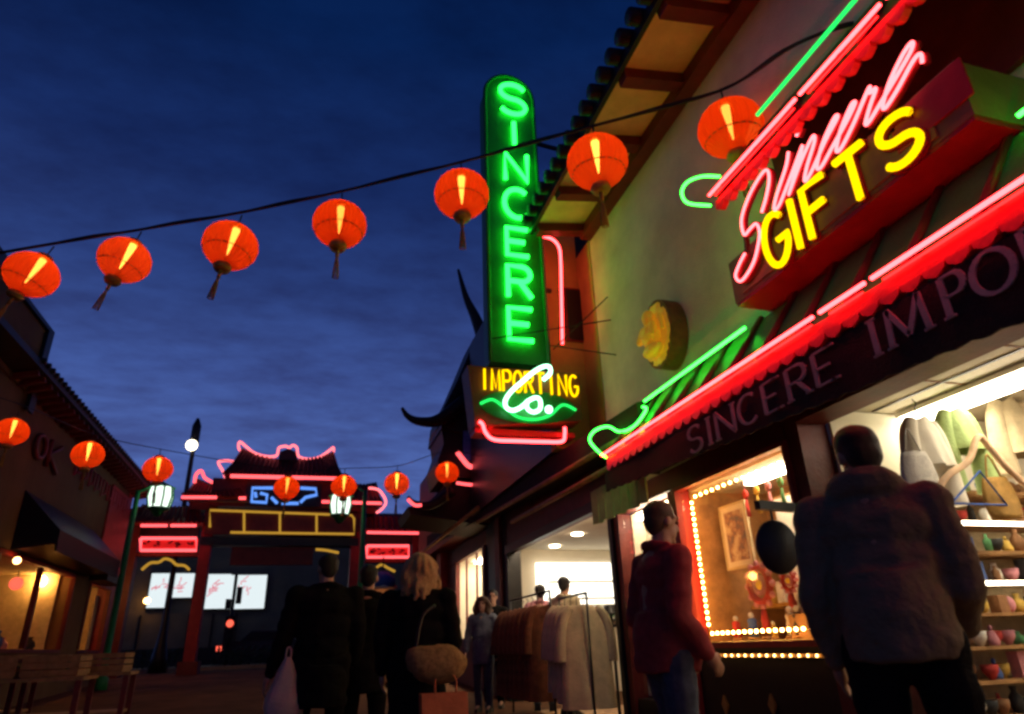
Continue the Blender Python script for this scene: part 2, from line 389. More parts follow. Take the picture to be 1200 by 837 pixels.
# tiled skirt roofs with neon
def skirt(y0, y1, ex, ez, wx, rz, pitch, tmat, tip, n_name, fh=.12):
    """short tiled pagoda skirt: deck, one rib and one scalloped drip tile per course, red fascia"""
    dk = B(MB().add([(ex, y0, ez), (wx, y0, rz), (wx, y1, rz), (ex, y1, ez), (ex, y0, ez-.03), (wx, y0, rz-.03), (wx, y1, rz-.03), (ex, y1, ez-.03)],
               [(0, 3, 2, 1), (4, 5, 6, 7), (0, 1, 5, 4), (3, 7, 6, 2), (0, 4, 7, 3), (1, 2, 6, 5)]), n_name+'_deck', tmat)
    fa_ = B(MB().box(ex-.02, ex+.03, y0, y1, ez-fh, ez+.0), n_name+'_fascia', M_redtile)
    rib = MB().tube([(-.02, 0, .012), (wx-ex, 0, rz-ez+.012)], .026, 7).mesh('tile_rib', M_redwood, True)
    poly = [(-pitch/2+.004, 0), (-pitch*.42, -.03), (-pitch*.2, -.05), (0, -.06), (pitch*.2, -.05), (pitch*.42, -.03), (pitch/2-.004, 0)]
    dt = MB().prism(poly, 0, -.03, .02).mesh('drip_tile', tip, False)
    n = int((y1-y0)/pitch)
    for i in range(n):
        y = y1-pitch*(i+.5)
        if i % 3 == 0: inst('tile_rib', rib, dk, (ex, y, ez))
        inst('drip_tile', dt, fa_, (ex-.001, y, ez-fh-.001))
skirt(-.5, 6.12, 2.88, 2.74, 3.30, 3.31, .14, M_greentile, M_redtile, 'lower_skirt', .085)
B(MB().box(3.31, WX-.003, -.5, 6.0, 3.22, 3.28), 'skirt_backing', M_redwood)
B(MB().tube([(3.33, -.5, 3.295), (3.33, 5.95, 3.295)], .025, 10), 'ridge_cap', M_redwood)
skirt(-.5, 3.68, 2.88, 4.17, 3.30, 4.80, .125, M_redwood, M_redtile, 'upper_skirt', .05)
B(MB().box(3.26, WX-.003, -.5, 3.5, 4.72, 4.80), 'ridge_board', M_redwood)
# added board behind the script: skirt roof's shade painted as dark red
B(MB().box(WX-.05, WX-.004, -.5, 3.62, 3.80, 4.7), 'painted_shade_board', M_redwood)
# neon outlines
def neonB(name, pts, mt, r, smooth=False):
    o = neon(name, pts, mt, r, None, smooth); adopt(o, shop); return o
for (a, b) in ((6.12, 2.92), (2.86, 2.5), (2.45, -.4)):
    neonB('pink_neon_tube', [(2.81, a, 2.765), (2.81, b, 2.765)], G_pink, .0125)
    neonB('red_neon_tube', [(2.835, a-.05, 2.735), (2.835, b+.05, 2.735)], G_red, .007)
neonB('green_neon_tube', [(3.15, 5.90, 3.235), (3.15, 3.98, 3.235)], G_mint, .013)
neonB('green_neon_tube', [(3.2, 1.72, 3.33), (3.2, -.4, 3.33)], G_mint, .013)
cp = [at(a, b, Y=6.155) for a, b in ((715, 539), (702, 530), (691, 516), (697, 505), (712, 500), (726, 506))]+[at(741, 501, X=2.96), at(752, 489, X=3.03), at(757, 478, X=3.1), Vector((3.15, 5.90, 3.235))]
neonB('green_neon_curl', cp, G_mint, .014, True)
for (a, b) in ((3.66, 2.62), (2.58, 1.9), (1.86, -.4)):
    neonB('pink_neon_tube', [(2.80, a, 4.205), (2.80, b, 4.205)], G_pink, .0125)
    neonB('red_neon_tube', [(2.82, a-.05, 4.175), (2.82, b+.05, 4.175)], G_red, .006)
neonB('green_neon_tube', [(3.2, 3.40, 4.88), (3.2, -.4, 4.88)], G_greenline, .016)
clip = MB().box(0, .05, -.012, .012, -.022, .022).mesh('tube_clip', M_blackmetal)
for i in range(15):
    adopt(inst('tube_clip', clip, None, (2.815, 5.95-.42*i, 2.765)), shop)
    if i < 9: adopt(inst('tube_clip', clip, None, (2.805, 3.5-.42*i, 4.205)), shop)
cp = [(843, 207, 2.95), (822, 207, 2.93), (805, 214, 2.9), (799, 226, 2.88), (806, 238, 2.86), (832, 241, 2.85)]
neonB('green_neon_curl', [at(a, b, X=c) for a, b, c in cp], G_mint, .012, True)
# awning
az0, az1 = at(722, 570, X=2.86), at(1200, 372, X=2.86)
def vb(y): return az0.z+(az1.z-az0.z)*(az0.y-y)/(az0.y-az1.y)
vm = MB(); N = 130; ya, yb = 6.2, .3
for i in range(N):
    u0 = ya+(yb-ya)*i/N; u1 = ya+(yb-ya)*(i+1)/N
    w0 = 2.865+.008*math.sin(u0*5); w1 = 2.865+.008*math.sin(u1*5)
    s0 = .018*abs(math.sin(u0*math.pi/.16)); s1 = .018*abs(math.sin(u1*math.pi/.16))
    vm.add([(w0, u0, vb(u0)-s0), (w1, u1, vb(u1)-s1), (w1, u1, 2.60), (w0, u0, 2.60), (w0+.012, u0, vb(u0)-s0), (w1+.012, u1, vb(u1)-s1), (w1+.012, u1, 2.60), (w0+.012, u0, 2.60)],
           [(0, 1, 2, 3), (4, 7, 6, 5), (0, 4, 5, 1), (3, 2, 6, 7)])
awn = thing('shop_awning', 'dark maroon canvas awning with grey serif shop lettering over the gift shop windows', 'awning', (2.9, 3.2, 2.5))
adopt(vm.build('valance', M_awning), awn)
adopt(MB().add([(2.87, .3, 2.603), (WX-.01, .3, 2.64), (WX-.01, 6.2, 2.64), (2.87, 6.2, 2.603), (2.87, .3, 2.595), (WX-.01, .3, 2.63), (WX-.01, 6.2, 2.63), (2.87, 6.2, 2.595)], [(0, 3, 2, 1), (4, 5, 6, 7), (0, 1, 5, 4), (3, 7, 6, 2)]).build('canvas_top', M_awning), awn)
LX = 2.848
b0 = at(815, 530, X=LX); b1 = at(1165, 345, X=LX); t0 = at(812, 497, X=LX); t1 = at(1160, 288, X=LX)
def bl(y): return b0.z+(b1.z-b0.z)*(b0.y-y)/(b0.y-b1.y)
hcap = ((t0.z-b0.z)+(t1.z-b1.z))/2
def pxy(x, y_): return at(x, y_, X=LX).y
rows = [('S', 808, 823), ('I', 828, 836), ('N', 840, 862), ('C', 866, 889), ('E', 896, 914), ('R', 924, 948), ('E', 956, 979), ('I', 1020, 1034), ('M', 1042, 1088), ('P', 1108, 1136), ('O', 1143, 1192)]
def serif_letter(ch, ya_, yb_, parent):
    m = MB(); h = hcap*.92
    def f(u, v, dx=0): y = ya_+(yb_-ya_)*u; return Vector((LX+dx, y, bl(y)+v*h))
    sw = abs(yb_-ya_)
    def ribbon(pts, wd):
        for p, q in zip(pts[:-1], pts[1:]):
            a = f(*p); b = f(*q); m.bar(a, b, .012, wd, up=(0, -(b-a).z, (b-a).y) if (b-a).length > 1e-5 else (0, 0, 1))
    for st in FONT[ch]:
        curved = len(st) > 6
        for p, q in zip(st[:-1], st[1:]):
            a, b = f(*p), f(*q); d = (b-a).normalized(); steep = abs(d.z)
            wd = (.014+.020*steep); m.bar(a, b, wd, .010, up=(1, 0, 0))
        for (u, v) in (st[0], st[-1]):
            if v in (0, 1) and ch not in 'OCSG':
                c = f(u, v); m.bar(c+Vector((0, .032, 0)), c-Vector((0, .032, 0)), .012, .010, up=(1, 0, 0))
    o = m.build('letter', M_awnlet); return adopt(o, parent)
for ch, xa, xb in rows:
    def yat(px):  # where the letter row crosses that column
        lo, hi = .3, 6.2
        best = min(range(120), key=lambda i: abs(_prx((LX, lo+(hi-lo)*i/119, bl(lo+(hi-lo)*i/119)+.06))-px))
        return lo+(hi-lo)*best/119
    def _prx(p):
        c = ROT.transposed() @ (Vector(p)-CAM); return 600+FPX*c.x/-c.z
    # finer solve
    def solve(px):
        a, b = .3, 6.3
        for _ in range(30):
            mid = (a+b)/2
            if _prx((LX, mid, bl(mid)+.06)) > px: a = mid
            else: b = mid
        return mid
    serif_letter(ch, solve(xa), solve(xb), awn)
yy = solve(1205)
for ch in 'RTS':
    serif_letter(ch, yy, yy-.14, awn); yy -= .21
for y in (6.1, 4.2, 2.3, .5):
    adopt(MB().tube([(2.89, y, 2.585), (WX-.06, y, 2.60)], .012, 6).build('awning_bracket', M_blackmetal), awn)

# ---- GIFTS sign
gs = thing('neon_shop_sign', 'box sign with pink neon script over yellow capitals reading GIFTS', 'sign', (3.2, 2.8, 3.4))
SX = 3.0
adopt(MB().box(SX, WX-.002, 1.78, 3.84, 3.35, 3.352+.36).build('sign_box', M_signolive), gs)
adopt(MB().box(SX+.004, WX-.004, 1.79, 3.83, 3.325, 3.348).build('sign_underside', M_signred), gs)
adopt(MB().box(SX-.012, SX-.002, 1.98, 3.72, 3.38, 3.60).build('face_panel', M_signolive), gs)
GX = 2.955
gl = [('G', 896, 923), ('I', 927, 940), ('F', 944, 978), ('T', 981, 1022), ('S', 1028, 1081)]
gb0 = at(908, 321, X=GX); gb1 = at(1048, 207, X=GX); gt0 = at(893, 256, X=GX); gt1 = at(1058, 122, X=GX)
def gbl(y): return gb0.z+(gb1.z-gb0.z)*(gb0.y-y)/(gb0.y-gb1.y)
def gtl(y): return gt0.z+(gt1.z-gt0.z)*(gt0.y-y)/(gt0.y-gt1.y)
def prx(p): c = ROT.transposed() @ (Vector(p)-CAM); return 600+FPX*c.x/-c.z
def solvex(px, zf, X):
    a, b = .2, 8
    for _ in range(30):
        mid = (a+b)/2
        if prx((X, mid, zf(mid))) > px: a = mid
        else: b = mid
    return mid
for ch, xa, xb in gl:
    zf = lambda y: (gbl(y)+gtl(y))/2
    pa, pb = solvex(xa, zf, GX), solvex(xb, zf, GX)
    if ch == 'I': mid = (pa+pb)/2+.015; pa, pb = mid+.05, mid-.05
    elif ch == 'F': pa -= .0; pb += .05
    elif ch == 'G': pb -= .0
    else: pa -= .03; pb += .03
    f = lambda u, v, pa=pa, pb=pb: Vector((GX, pa+(pb-pa)*u, gbl(pa+(pb-pa)*u)+.03+v*(gtl(pa+(pb-pa)*u)-gbl(pa+(pb-pa)*u)-.06)))
    o = letter_obj(ch, f, .0245, G_yellow, None, 'yellow_letter'); adopt(o, gs)
    # channel letter body behind the lit face
    fb = lambda u, v: f(u, v)+Vector((.03, 0, 0))
    o = letter_obj(ch, fb, .034, M_signred, None, 'letter_backing'); adopt(o, gs)
Z1 = lambda x, y: (850+x/4.19, 180+y/4.19)
Z7 = lambda x, y: (780+x/2.2024, y/2.2024)
def CV(u, v):
    f_ = u/6.3; bx, by = 901+(1073-901)*f_, 252+(94-252)*f_; tx, ty = 914+(1090-914)*f_, 192+(48-192)*f_
    return (bx+(tx-bx)*v, by+(ty-by)*v)
strokes = [
 [Z1(*p) for p in ((178, 290), (200, 215), (215, 130), (205, 82), (175, 105), (118, 205), (80, 320), (92, 398), (120, 372), (150, 345), (168, 385), (160, 455), (140, 530), (105, 595), (72, 628), (50, 600), (68, 545), (96, 490))],
 [CV(*p) for p in ((.30, 1.12), (.34, .8), (.18, .3), (.22, .02), (.45, .02), (.72, .5), (.95, 1.0), (.93, .6), (.82, .05), (1.05, .6), (1.35, 1.0), (1.52, .85), (1.45, .35), (1.52, .03), (1.75, .1), (2.1, .62), (2.42, .97), (2.25, 1.03), (1.98, .6), (2.0, .12), (2.25, .0), (2.6, .3), (3.0, .68), (3.16, .98), (2.98, 1.0), (2.78, .55), (2.85, .08), (3.1, .02), (3.4, .4), (3.62, .95), (3.72, 1.1), (3.8, .92), (4.08, .90), (4.05, .5), (4.1, .08), (4.3, .05), (4.65, .35), (5.1, .8), (5.38, 1.2), (5.28, 1.45), (5.0, 1.3), (4.75, .75), (4.78, .2), (5.0, .0), (5.35, .25), (5.7, .78), (6.0, .82), (6.3, .45))],
 [CV(.52, 1.34), CV(.55, 1.42), CV(.58, 1.5)]
]
for st in strokes:
    pts = [at(a, b, X=2.93) for a, b in st]
    adopt(neon('script_tube', pts, G_white, .0105, None), gs)
    adopt(neon('script_backing', [p+Vector((.035, 0, 0)) for p in pts], M_signred, .019, None), gs)
# frame the script stands on
for a, b in (((3.0, 3.6, 3.6), (3.0, 3.55, 4.0)), ((3.0, 2.9, 3.6), (3.0, 2.9, 3.95)), ((3.0, 2.2, 3.6), (3.0, 2.2, 3.85))):
    adopt(MB().bar(a, b, .03, .03).build('sign_support', M_redwood), gs)
c = at(1105, 100, X=2.985)
adopt(MB().box(2.985, 2.998, c.y-.12, c.y+.35, 3.45, 3.69).build('red_panel', M_signred), gs)

# ---- gold medallion
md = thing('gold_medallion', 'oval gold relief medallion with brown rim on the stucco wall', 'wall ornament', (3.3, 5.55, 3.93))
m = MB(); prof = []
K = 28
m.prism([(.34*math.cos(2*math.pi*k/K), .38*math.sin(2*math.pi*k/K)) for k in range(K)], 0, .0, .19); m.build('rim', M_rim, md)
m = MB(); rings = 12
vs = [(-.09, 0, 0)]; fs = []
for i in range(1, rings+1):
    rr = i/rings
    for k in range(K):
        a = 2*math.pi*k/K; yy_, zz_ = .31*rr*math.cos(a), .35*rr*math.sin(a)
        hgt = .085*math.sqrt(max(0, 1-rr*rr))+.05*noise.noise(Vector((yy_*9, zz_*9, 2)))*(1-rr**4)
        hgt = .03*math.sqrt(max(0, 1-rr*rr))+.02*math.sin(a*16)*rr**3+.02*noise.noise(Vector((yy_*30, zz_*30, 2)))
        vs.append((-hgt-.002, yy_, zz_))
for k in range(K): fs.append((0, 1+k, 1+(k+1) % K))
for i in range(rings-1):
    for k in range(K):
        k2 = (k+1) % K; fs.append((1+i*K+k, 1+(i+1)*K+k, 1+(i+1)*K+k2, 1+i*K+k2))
m.add(vs, fs); m.build('gold_relief', M_gold_glow, md, True)
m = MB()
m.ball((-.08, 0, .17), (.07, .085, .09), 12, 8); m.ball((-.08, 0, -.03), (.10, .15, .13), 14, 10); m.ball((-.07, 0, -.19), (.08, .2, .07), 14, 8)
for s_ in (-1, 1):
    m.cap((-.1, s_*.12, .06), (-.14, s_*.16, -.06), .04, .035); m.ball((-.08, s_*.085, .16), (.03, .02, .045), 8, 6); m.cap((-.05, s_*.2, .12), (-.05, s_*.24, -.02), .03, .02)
m.build('seated_figure', M_gold_glow, md, True); md.scale = (1, .86, 1)
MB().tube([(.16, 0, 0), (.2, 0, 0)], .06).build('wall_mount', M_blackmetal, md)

cols = ['red', 'gold', 'green', 'blue', 'white', 'pink', 'brown', 'black']
# ---- display window (marquee bulbs, goods)
def opening_box(y0, y1, z0, z1, depth, parent, wall, back, floor=None, top=None):
    x0, x1 = WX+.14, WX+depth
    adopt(MB().box(x0, x1, y0-.02, y0, z0, z1).build('side_panel', wall), parent)
    adopt(MB().box(x0, x1, y1, y1+.02, z0, z1).build('side_panel', wall), parent)
    adopt(MB().box(x1, x1+.03, y0-.02, y1+.02, z0, z1).build('back_panel', back), parent)
    adopt(MB().box(x0, x1, y0-.02, y1+.02, z0-.03, z0).build('window_floor', floor or wall), parent)
    adopt(MB().box(x0, x1, y0-.02, y1+.02, z1, z1+.03).build('window_ceiling', top or wall), parent)
wn = thing('display_window', 'gift shop display window framed with small warm bulbs and full of ornaments', 'shop window', (WX, 5, .95))
opening_box(4.19, 5.9, .98, 2.37, 1.0, wn, M_wood, M_wood, M_creamc, M_cream)
for nm, bx in (('frame', (WX-.05, WX+.02, 4.17, 5.92, .93, .975)), ('frame', (WX-.05, WX+.02, 4.17, 5.92, 2.355, 2.395)), ('frame', (WX-.05, WX+.02, 5.875, 5.925, .976, 2.354)), ('frame', (WX-.05, WX+.02, 4.17, 4.21, .976, 2.354))):
    adopt(MB().box(*bx).build(nm, M_redmid), wn)
adopt(MB().box(WX+.03, WX+.036, 4.2, 5.88, .976, 2.354).build('pane', M_glass), wn)
bulb = MB().ball((0, 0, 0), .0135, 8, 6).mesh('marquee_bulb', G_bulbhot, True)
def bulbs(a, b, n):
    a = Vector(a); b = Vector(b)
    for i in range(n):
        adopt(inst('marquee_bulb', bulb, None, a.lerp(b, (i+.5)/n)), wn)
bulbs((WX+.1, 5.83, 1.05), (WX+.1, 4.25, 1.05), 19)
bulbs((WX+.1, 5.83, 1.10), (WX+.1, 5.83, 2.27), 22)
bulbs((WX+.1, 5.8, 2.29), (WX+.1, 4.3, 2.29), 15)
adopt(MB().box(WX-.045, WX-.02, 4.2, 5.9, .86, .885).build('bulb_rail', M_golddull), wn)
small = MB().ball((0, 0, 0), .010, 6, 5).mesh('rail_bulb', G_bulb, True)
for i in range(18): adopt(inst('rail_bulb', small, None, (WX-.06, 5.85-i*.094, .873)), wn)
adopt(MB().box(WX+.36, WX+.46, 4.35, 5.3, 2.31, 2.35).build('tube_light', G_fluorhi), wn)
def piece(o, label, cat, group=None):
    return tag(o, label, cat, group)
# framed picture
pc = thing('framed_picture', 'pale framed print of red and grey figures hanging in the display window', 'picture', (WX+.42, 5.62, 1.9))
MB().box(-.015, .0, -.2, .2, -.28, .28).build('mat_board', M_paper, pc)
for a in ((-.025, -.001, -.22, -.2, -.3, .3), (-.025, -.001, .2, .22, -.3, .3), (-.025, -.001, -.199, .199, .28, .3), (-.025, -.001, -.199, .199, -.3, -.28)): MB().box(*a).build('frame', M_creamc, pc)
MB().box(-.02, -.0155, -.15, .15, -.23, .23).build('print', M_print, pc)
# round red ornament
def rosette(label, loc, r):
    t = thing('round_ornament', label, 'ornament', loc)
    MB().tube([(0, r*.72*math.cos(a*math.pi/16), r*.72*math.sin(a*math.pi/16)) for a in range(33)], r*.16, 8).build('red_ring', GOODS[0], t, True)
    MB().tube([(0, r*.35*math.cos(a*math.pi/16), r*.35*math.sin(a*math.pi/16)) for a in range(33)], r*.12, 8).build('inner_ring', GOODS[5], t, True)
    MB().ball((0, 0, 0), (.03, r*.22, r*.22)).build('centre_boss', M_gold_glow, t, True)
    pm = MB().ball((0, 0, 0), (.025, r*.17, r*.15), 10, 6).mesh('petal', GOODS[5], True)
    for k in range(12):
        a = 2*math.pi*k/12; inst('petal', pm, t, (0, r*.93*math.cos(a), r*.93*math.sin(a)), (a, 0, 0))
    tm = MB(); tm.tube([(0, 0, -r), (.0, .01, -r*1.4), (0, -.01, -r*1.9)], [.02, .03, .035]); tm.build('tassel', GOODS[0], t, True)
    return t
rosette('large round red and pink knot ornament low in the bulb lit window', (WX+.3, 5.25, 1.42), .19)
rosette('small red knot ornament right of the large round one', (WX+.3, 4.86, 1.42), .10)
# hanging pale scroll and figurines
t = thing('hanging_scroll', 'pale long paper scroll hanging at the back of the bulb lit window', 'scroll', (WX+.7, 5.2, 2.2))
MB().box(-.01, 0, -.16, .16, -.95, 0).build('paper', M_paper, t); MB().tube([(0, -.19, 0), (0, .19, 0)], .015).build('rod', M_wood, t); MB().tube([(0, -.19, -.96), (0, .19, -.96)], .015).build('rod', M_wood, t)
def figurine(label, loc, h, mt, mt2, group='figurines on the display window floor'):
    t = thing('figurine', label, 'figurine', loc, 0, group)
    MB().lathe([(.0, 0), (h*.24, 0), (h*.26, h*.04), (h*.2, h*.1)], 12).build('base', M_wood, t, True)
    MB().lathe([(h*.16, h*.1), (h*.2, h*.3), (h*.15, h*.55), (h*.18, h*.68), (h*.07, h*.76)], 12).build('body', mt, t, True)
    MB().ball((0, 0, h*.86), h*.11).build('head', mt2, t, True); return t
rr = random.Random(5)
cols = ['red', 'gold', 'green', 'blue', 'white', 'pink', 'brown', 'black']
k = 0
for i in range(8):
    y = 5.75-i*.2
    h = rr.uniform(.14, .26)
    
    c = (i*3) % 8
    if i == 0: frow = []
    fg = figurine('x', (WX+.28+rr.uniform(-.06, .1), y, .985), h, GOODS[c], GOODS[4]); frow.append((fg, cols[c]+' figurine'))
neighbour_labels(frow, 'the bulb lit window floor')
t = thing('horse_figurine', 'white ceramic horse figurine at the right of the bulb lit window', 'figurine', (WX+.3, 4.62, 1.16))
bm_ = MB(); bm_.cap((0, .1, .12), (0, -.08, .12), .05, .055); bm_.cap((0, -.1, .13), (0, -.16, .22), .04, .025); bm_.cap((0, -.16, .22), (0, -.22, .19), .025, .016)
for yy_ in (.1, -.08):
    for xx_ in (-.03, .03): bm_.cap((xx_, yy_, .1), (xx_, yy_, 0), .02, .012)
bm_.cap((0, .14, .13), (0, .18, .05), .015, .01); bm_.build('body', GOODS[4], t, True)
MB().box(-.1, .1, -.2, .2, -.18, 0).build('plinth', M_wood, t)

# narrow lit window at the far end of the shop front
w2 = thing('side_window', 'narrow glowing window between red pillar and corner behind the red jacket', 'shop window', (WX, 6.7, .5))
opening_box(6.08, YC-.14, .5, 2.38, .5, w2, M_cream, M_creamc)
adopt(MB().box(WX+.03, WX+.036, 6.08, YC-.14, .5, 2.38).build('pane', M_glass), w2)
adopt(MB().box(WX+.15, WX+.25, 6.2, YC-.25, 2.3, 2.35).build('tube_light', G_fluorhi), w2)
for i, z in enumerate((.95, 1.4, 1.85)):
    adopt(MB().box(WX+.2, WX+.48, 6.1, YC-.16, z, z+.02).build('shelf', M_wood), w2)
for i in range(9):
    z = (.52, .97, 1.42)[i % 3]; o = MB().lathe([(.03, 0), (.05, .05), (.045, .14), (.02, .18), (.03, .22)], 10).build('vase', GOODS[(i*3) % 8], None, True, (WX+.3, 6.2+.3*(i//3), z))
    tag(o, '%s vase on %s shelf of the narrow window, %s' % (cols[(i*3) % 8], ('the floor', 'the lowest', 'the middle')[i % 3], ('right side', 'middle', 'left side')[i//3]), 'vase', 'vases in the narrow window')
# pale green valance over it
m = MB()
for i in range(14):
    y = 7.35-i*.1; m.box(3.19-.006*(i % 2), 3.2, y-.096, y, 2.28-.01*(i % 3), 2.66)
tag(m.build('green_valance', M_greencanvas), 'pale green fabric valance under the far end of the maroon awning', 'awning')
# black round hanging sign on its bracket
hs = thing('hanging_disc', 'plain black oval disc hanging from a bracket in front of the bulb lit window', 'hanging sign', (3.05, 3.95, 1.56))
MB().lathe([(.0, -.02), (.13, -.02), (.14, 0), (.13, .02), (0, .02)], 28).build('disc', M_blackmetal, hs, True)
hs.children[0].rotation_euler = (R_(90), 0, R_(-25)); hs.children[0].scale = (1, 1.3, 1)
MB().bar((0, 0, .18), (0, 0, .27), .012, .012).build('hanger_rod', M_blackmetal, hs)
MB().bar((-.1, 0, .28), (.44, .1, .28), .05, .06).build('bracket', M_blackmetal, hs)

# ---- open shop interior at right
it = thing('shop_interior', 'open bright shop interior with tiled ceiling behind the large man', 'shop interior', (5, 2, 0))
adopt(MB().box(WX+.25, 7.5, -2.8, 4.0, 2.6, 2.64).build('ceiling', M_cream), it)
adopt(MB().box(WX+.25, 7.5, 3.97, 4.0, 0, 2.59).build('side_wall', M_white), it)
adopt(MB().box(7.5, 7.55, -2.8, 4.0, 0, 2.59).build('back_wall', M_creamc), it)
adopt(MB().box(WX-.1, 7.5, -2.8, 4.0, .004, .012).build('floor_boards', M_wood), it)
for x in (4.15, 4.75, 5.35, 5.95):
    adopt(MB().box(x, x+.02, -2.7, 3.95, 2.59, 2.598).build('ceiling_rail', M_black), it)
for y in (3.3, 2.7, 2.1, 1.5):
    adopt(MB().box(WX+.26, 7.4, y, y+.012, 2.591, 2.598).build('ceiling_joint', M_rim), it)
fl = thing('ceiling_light', 'long white fluorescent strip on the ceiling of the open shop', 'ceiling light', (4.5, 3.1, 2.53))
MB().box(-.14, .14, -1.5, .84, .02, .055).build('housing', M_white, fl); MB().box(-.12, .12, -1.48, .82, -.02, .018).build('diffuser', G_fluor, fl)
for x_, y_ in ((5.9, 2.2), (5.9, -.6)):  # extra strips added deep inside to brighten the open shop
    f2 = copy_tree(fl); f2.location = (x_, y_, 2.53); f2['label'] = 'added second row fluorescent strip deep in the open shop, '+('nearer the pillar' if y_ > 0 else 'farther from the pillar'); fl['group'] = f2['group'] = 'fluorescent strips on the shop ceiling'
# shelves packed with goods
rr = random.Random(11)
def make_good(kind, h):
    if kind == 'box': return MB().box(-.05, .05, -.05, .05, 0, h), False
    if kind == 'vase': return MB().lathe([(.035, 0), (.055, h*.3), (.05, h*.6), (.02, h*.8), (.028, h)], 10), True
    if kind == 'ball': return MB().ball((0, 0, .055), .055), True
    if kind == 'bottle': return MB().lathe([(.03, 0), (.032, h*.65), (.012, h*.8), (.014, h)], 10), True
    if kind == 'bowl': return MB().lathe([(.02, 0), (.06, .05), (.065, .09), (.05, .085)], 12), True
    m = MB().lathe([(.04, 0), (.045, h*.2), (.025, h*.6), (.012, h*.66)], 10); m.ball((0, 0, h*.78), h*.13); return m, True
KINDS = ('box', 'vase', 'ball', 'bottle', 'bowl', 'doll')
sh = thing('shelf_unit', 'wooden shelf wall packed with small bright goods right of the large man', 'shelf', (5.3, 3.8, 0))
ZS = (.30, .50, .70, .90, 1.10, 1.30, 1.50, 1.70, 1.92)
for z in ZS: MB().box(-1.5, 1.5, -.16, .15, z-.02, z).build('shelf', M_wood, sh)
for x in (-1.52, 1.5): MB().box(x, x+.02, -.16, .15, 0, 1.96).build('side_panel', M_wood, sh)
MB().box(-1.5, 1.5, .151, .158, 0, 2.0).build('back_panel', M_creamc, sh)
for z in (1.685, 1.285): MB().box(-1.45, 1.45, -.175, -.16, z-.012, z+.014).build('shelf_light', G_shelf, sh)
ordn = ('bottom', 'second', 'third', 'fourth', 'fifth', 'sixth', 'seventh', 'eighth', 'top')
GM = [M_c for M_c in GOODS]
for zi, z in enumerate(ZS):
    combos = [(c, kd) for c in range(8) for kd in range(6)]; rr.shuffle(combos)
    for j in range(29):
        c, kd = combos[j]; kind = KINDS[kd]; h = rr.uniform(.08, .16)
        mb, smo = make_good(kind, h)
        o = mb.build({'box': 'gift_box', 'ball': 'ornament_ball'}.get(kind, kind), GM[c], None, smo, (3.9+j*.1+rr.uniform(-.012, .012), 3.73+rr.uniform(-.05, .06), z+.001))
        o.scale = (.82, .82, 1)
        tag(o, '%s %s on the %s shelf of the goods wall behind the large man' % (cols[c], kind, ordn[zi]), kind, 'goods packed on the shop shelves')
for j in range(8):
    kind = KINDS[(j*5+1) % 6]; mb, smo = make_good(kind, .16+.03*(j % 3))
    o = mb.build({'box': 'gift_box', 'ball': 'ornament_ball'}.get(kind, kind), GOODS[(j*3+1) % 8], None, smo, (WX+.75, 5.7-j*.18, 1.281)); tag(o, '%s %s on the ledge at the back of the bulb lit window' % (cols[(j*3+1) % 8], kind), kind, 'goods on the display window ledge')
adopt(MB().box(WX+.62, WX+.98, 4.2, 5.88, 1.25, 1.28).build('ledge', M_golddull), wn)
for j in range(6):
    t = thing('hanging_charm', '%s knotted charm hanging from the top of the bulb lit window' % cols[(0, 1, 5, 2, 3, 4)[j]], 'charm', (WX+.35, 5.3-j*.17, 2.22), 0, 'charms hanging in the display window')
    MB().ball((0, 0, 0), (.02, .04, .045), 8, 6).build('knot', GOODS[(0, 1, 5, 2, 3, 4)[j]], t, True); MB().tube([(0, 0, -.03), (0, .005, -.1), (0, -.005, -.2)], [.008, .016, .022], 7).build('tassel', GOODS[(0, 1, 5, 2, 3, 4)[j]], t, True); MB().tube([(0, 0, .04), (0, 0, .12)], .003, 5).build('cord', M_redmid, t)
# garments and bags hung in the opening
def garment(label, loc, rz, wd, ht, mt, group, sleeves=True, seed=0, hanger=True):
    t = thing('hanging_garment', label, 'garment', loc, rz, group); rr = random.Random(seed)
    m = MB(); n = 26; rows_ = 12; vs = []; fs = []
    for j in range(rows_+1):
        v = j/rows_; half = wd*(.30+.2*min(1, v*4)+.10*v)
        for i in range(n):
            a = 2*math.pi*i/n; d = .06+.05*v
            fold = 1+.22*v*math.sin(a*7+seed)+.1*noise.noise(Vector((a*2, v*4, seed)))
            x = math.cos(a)*half; y = math.sin(a)*d*fold
            z = -ht*v-(.05*abs(math.cos(a)) if j == 0 else 0)
            vs.append((x, y, z+(.0 if j else .02)))
    for j in range(rows_):
        for i in range(n):
            i2 = (i+1) % n; fs.append((j*n+i, j*n+i2, (j+1)*n+i2, (j+1)*n+i))
    fs.append(tuple(range(n))); m.add(vs, fs); m.build('body', mt, t, True)
    if sleeves:
        for s in (-1, 1):
            m = MB(); m.tube(smooth_path([(s*wd*.28, 0, -.02), (s*wd*.46, 0, -.12), (s*wd*.55, .01, -.35), (s*wd*.56, .02, -.58)]), [.05+.03*i/18 for i in range(19)], 10); m.build('sleeve', mt, t, True)
    if hanger:
        MB().tube([(0, 0, .0), (0, 0, .08), (.03, 0, .12), (0, 0, .15)], .005, 6).build('hanger_hook', M_blackmetal, t)
    return t
for k_, (px, py, wd_, ht_, mt_, lb) in enumerate(((1078, 500, .30, .34, M_white, 'white shirt hanging high just right of the head of the large man'), (1118, 490, .28, .30, M_greencanvas, 'pale green shirt hanging high under the ceiling light'), (1180, 478, .30, .42, M_creamc, 'cream shirt hanging high behind the draped scarf'))):
    c = at(px, py, Y=3.42+.05*k_)
    garment(lb, (c.x, c.y, c.z+.05), R_(8-6*k_), wd_, ht_, mt_, 'clothes hung in the open shop', seed=2+k_)
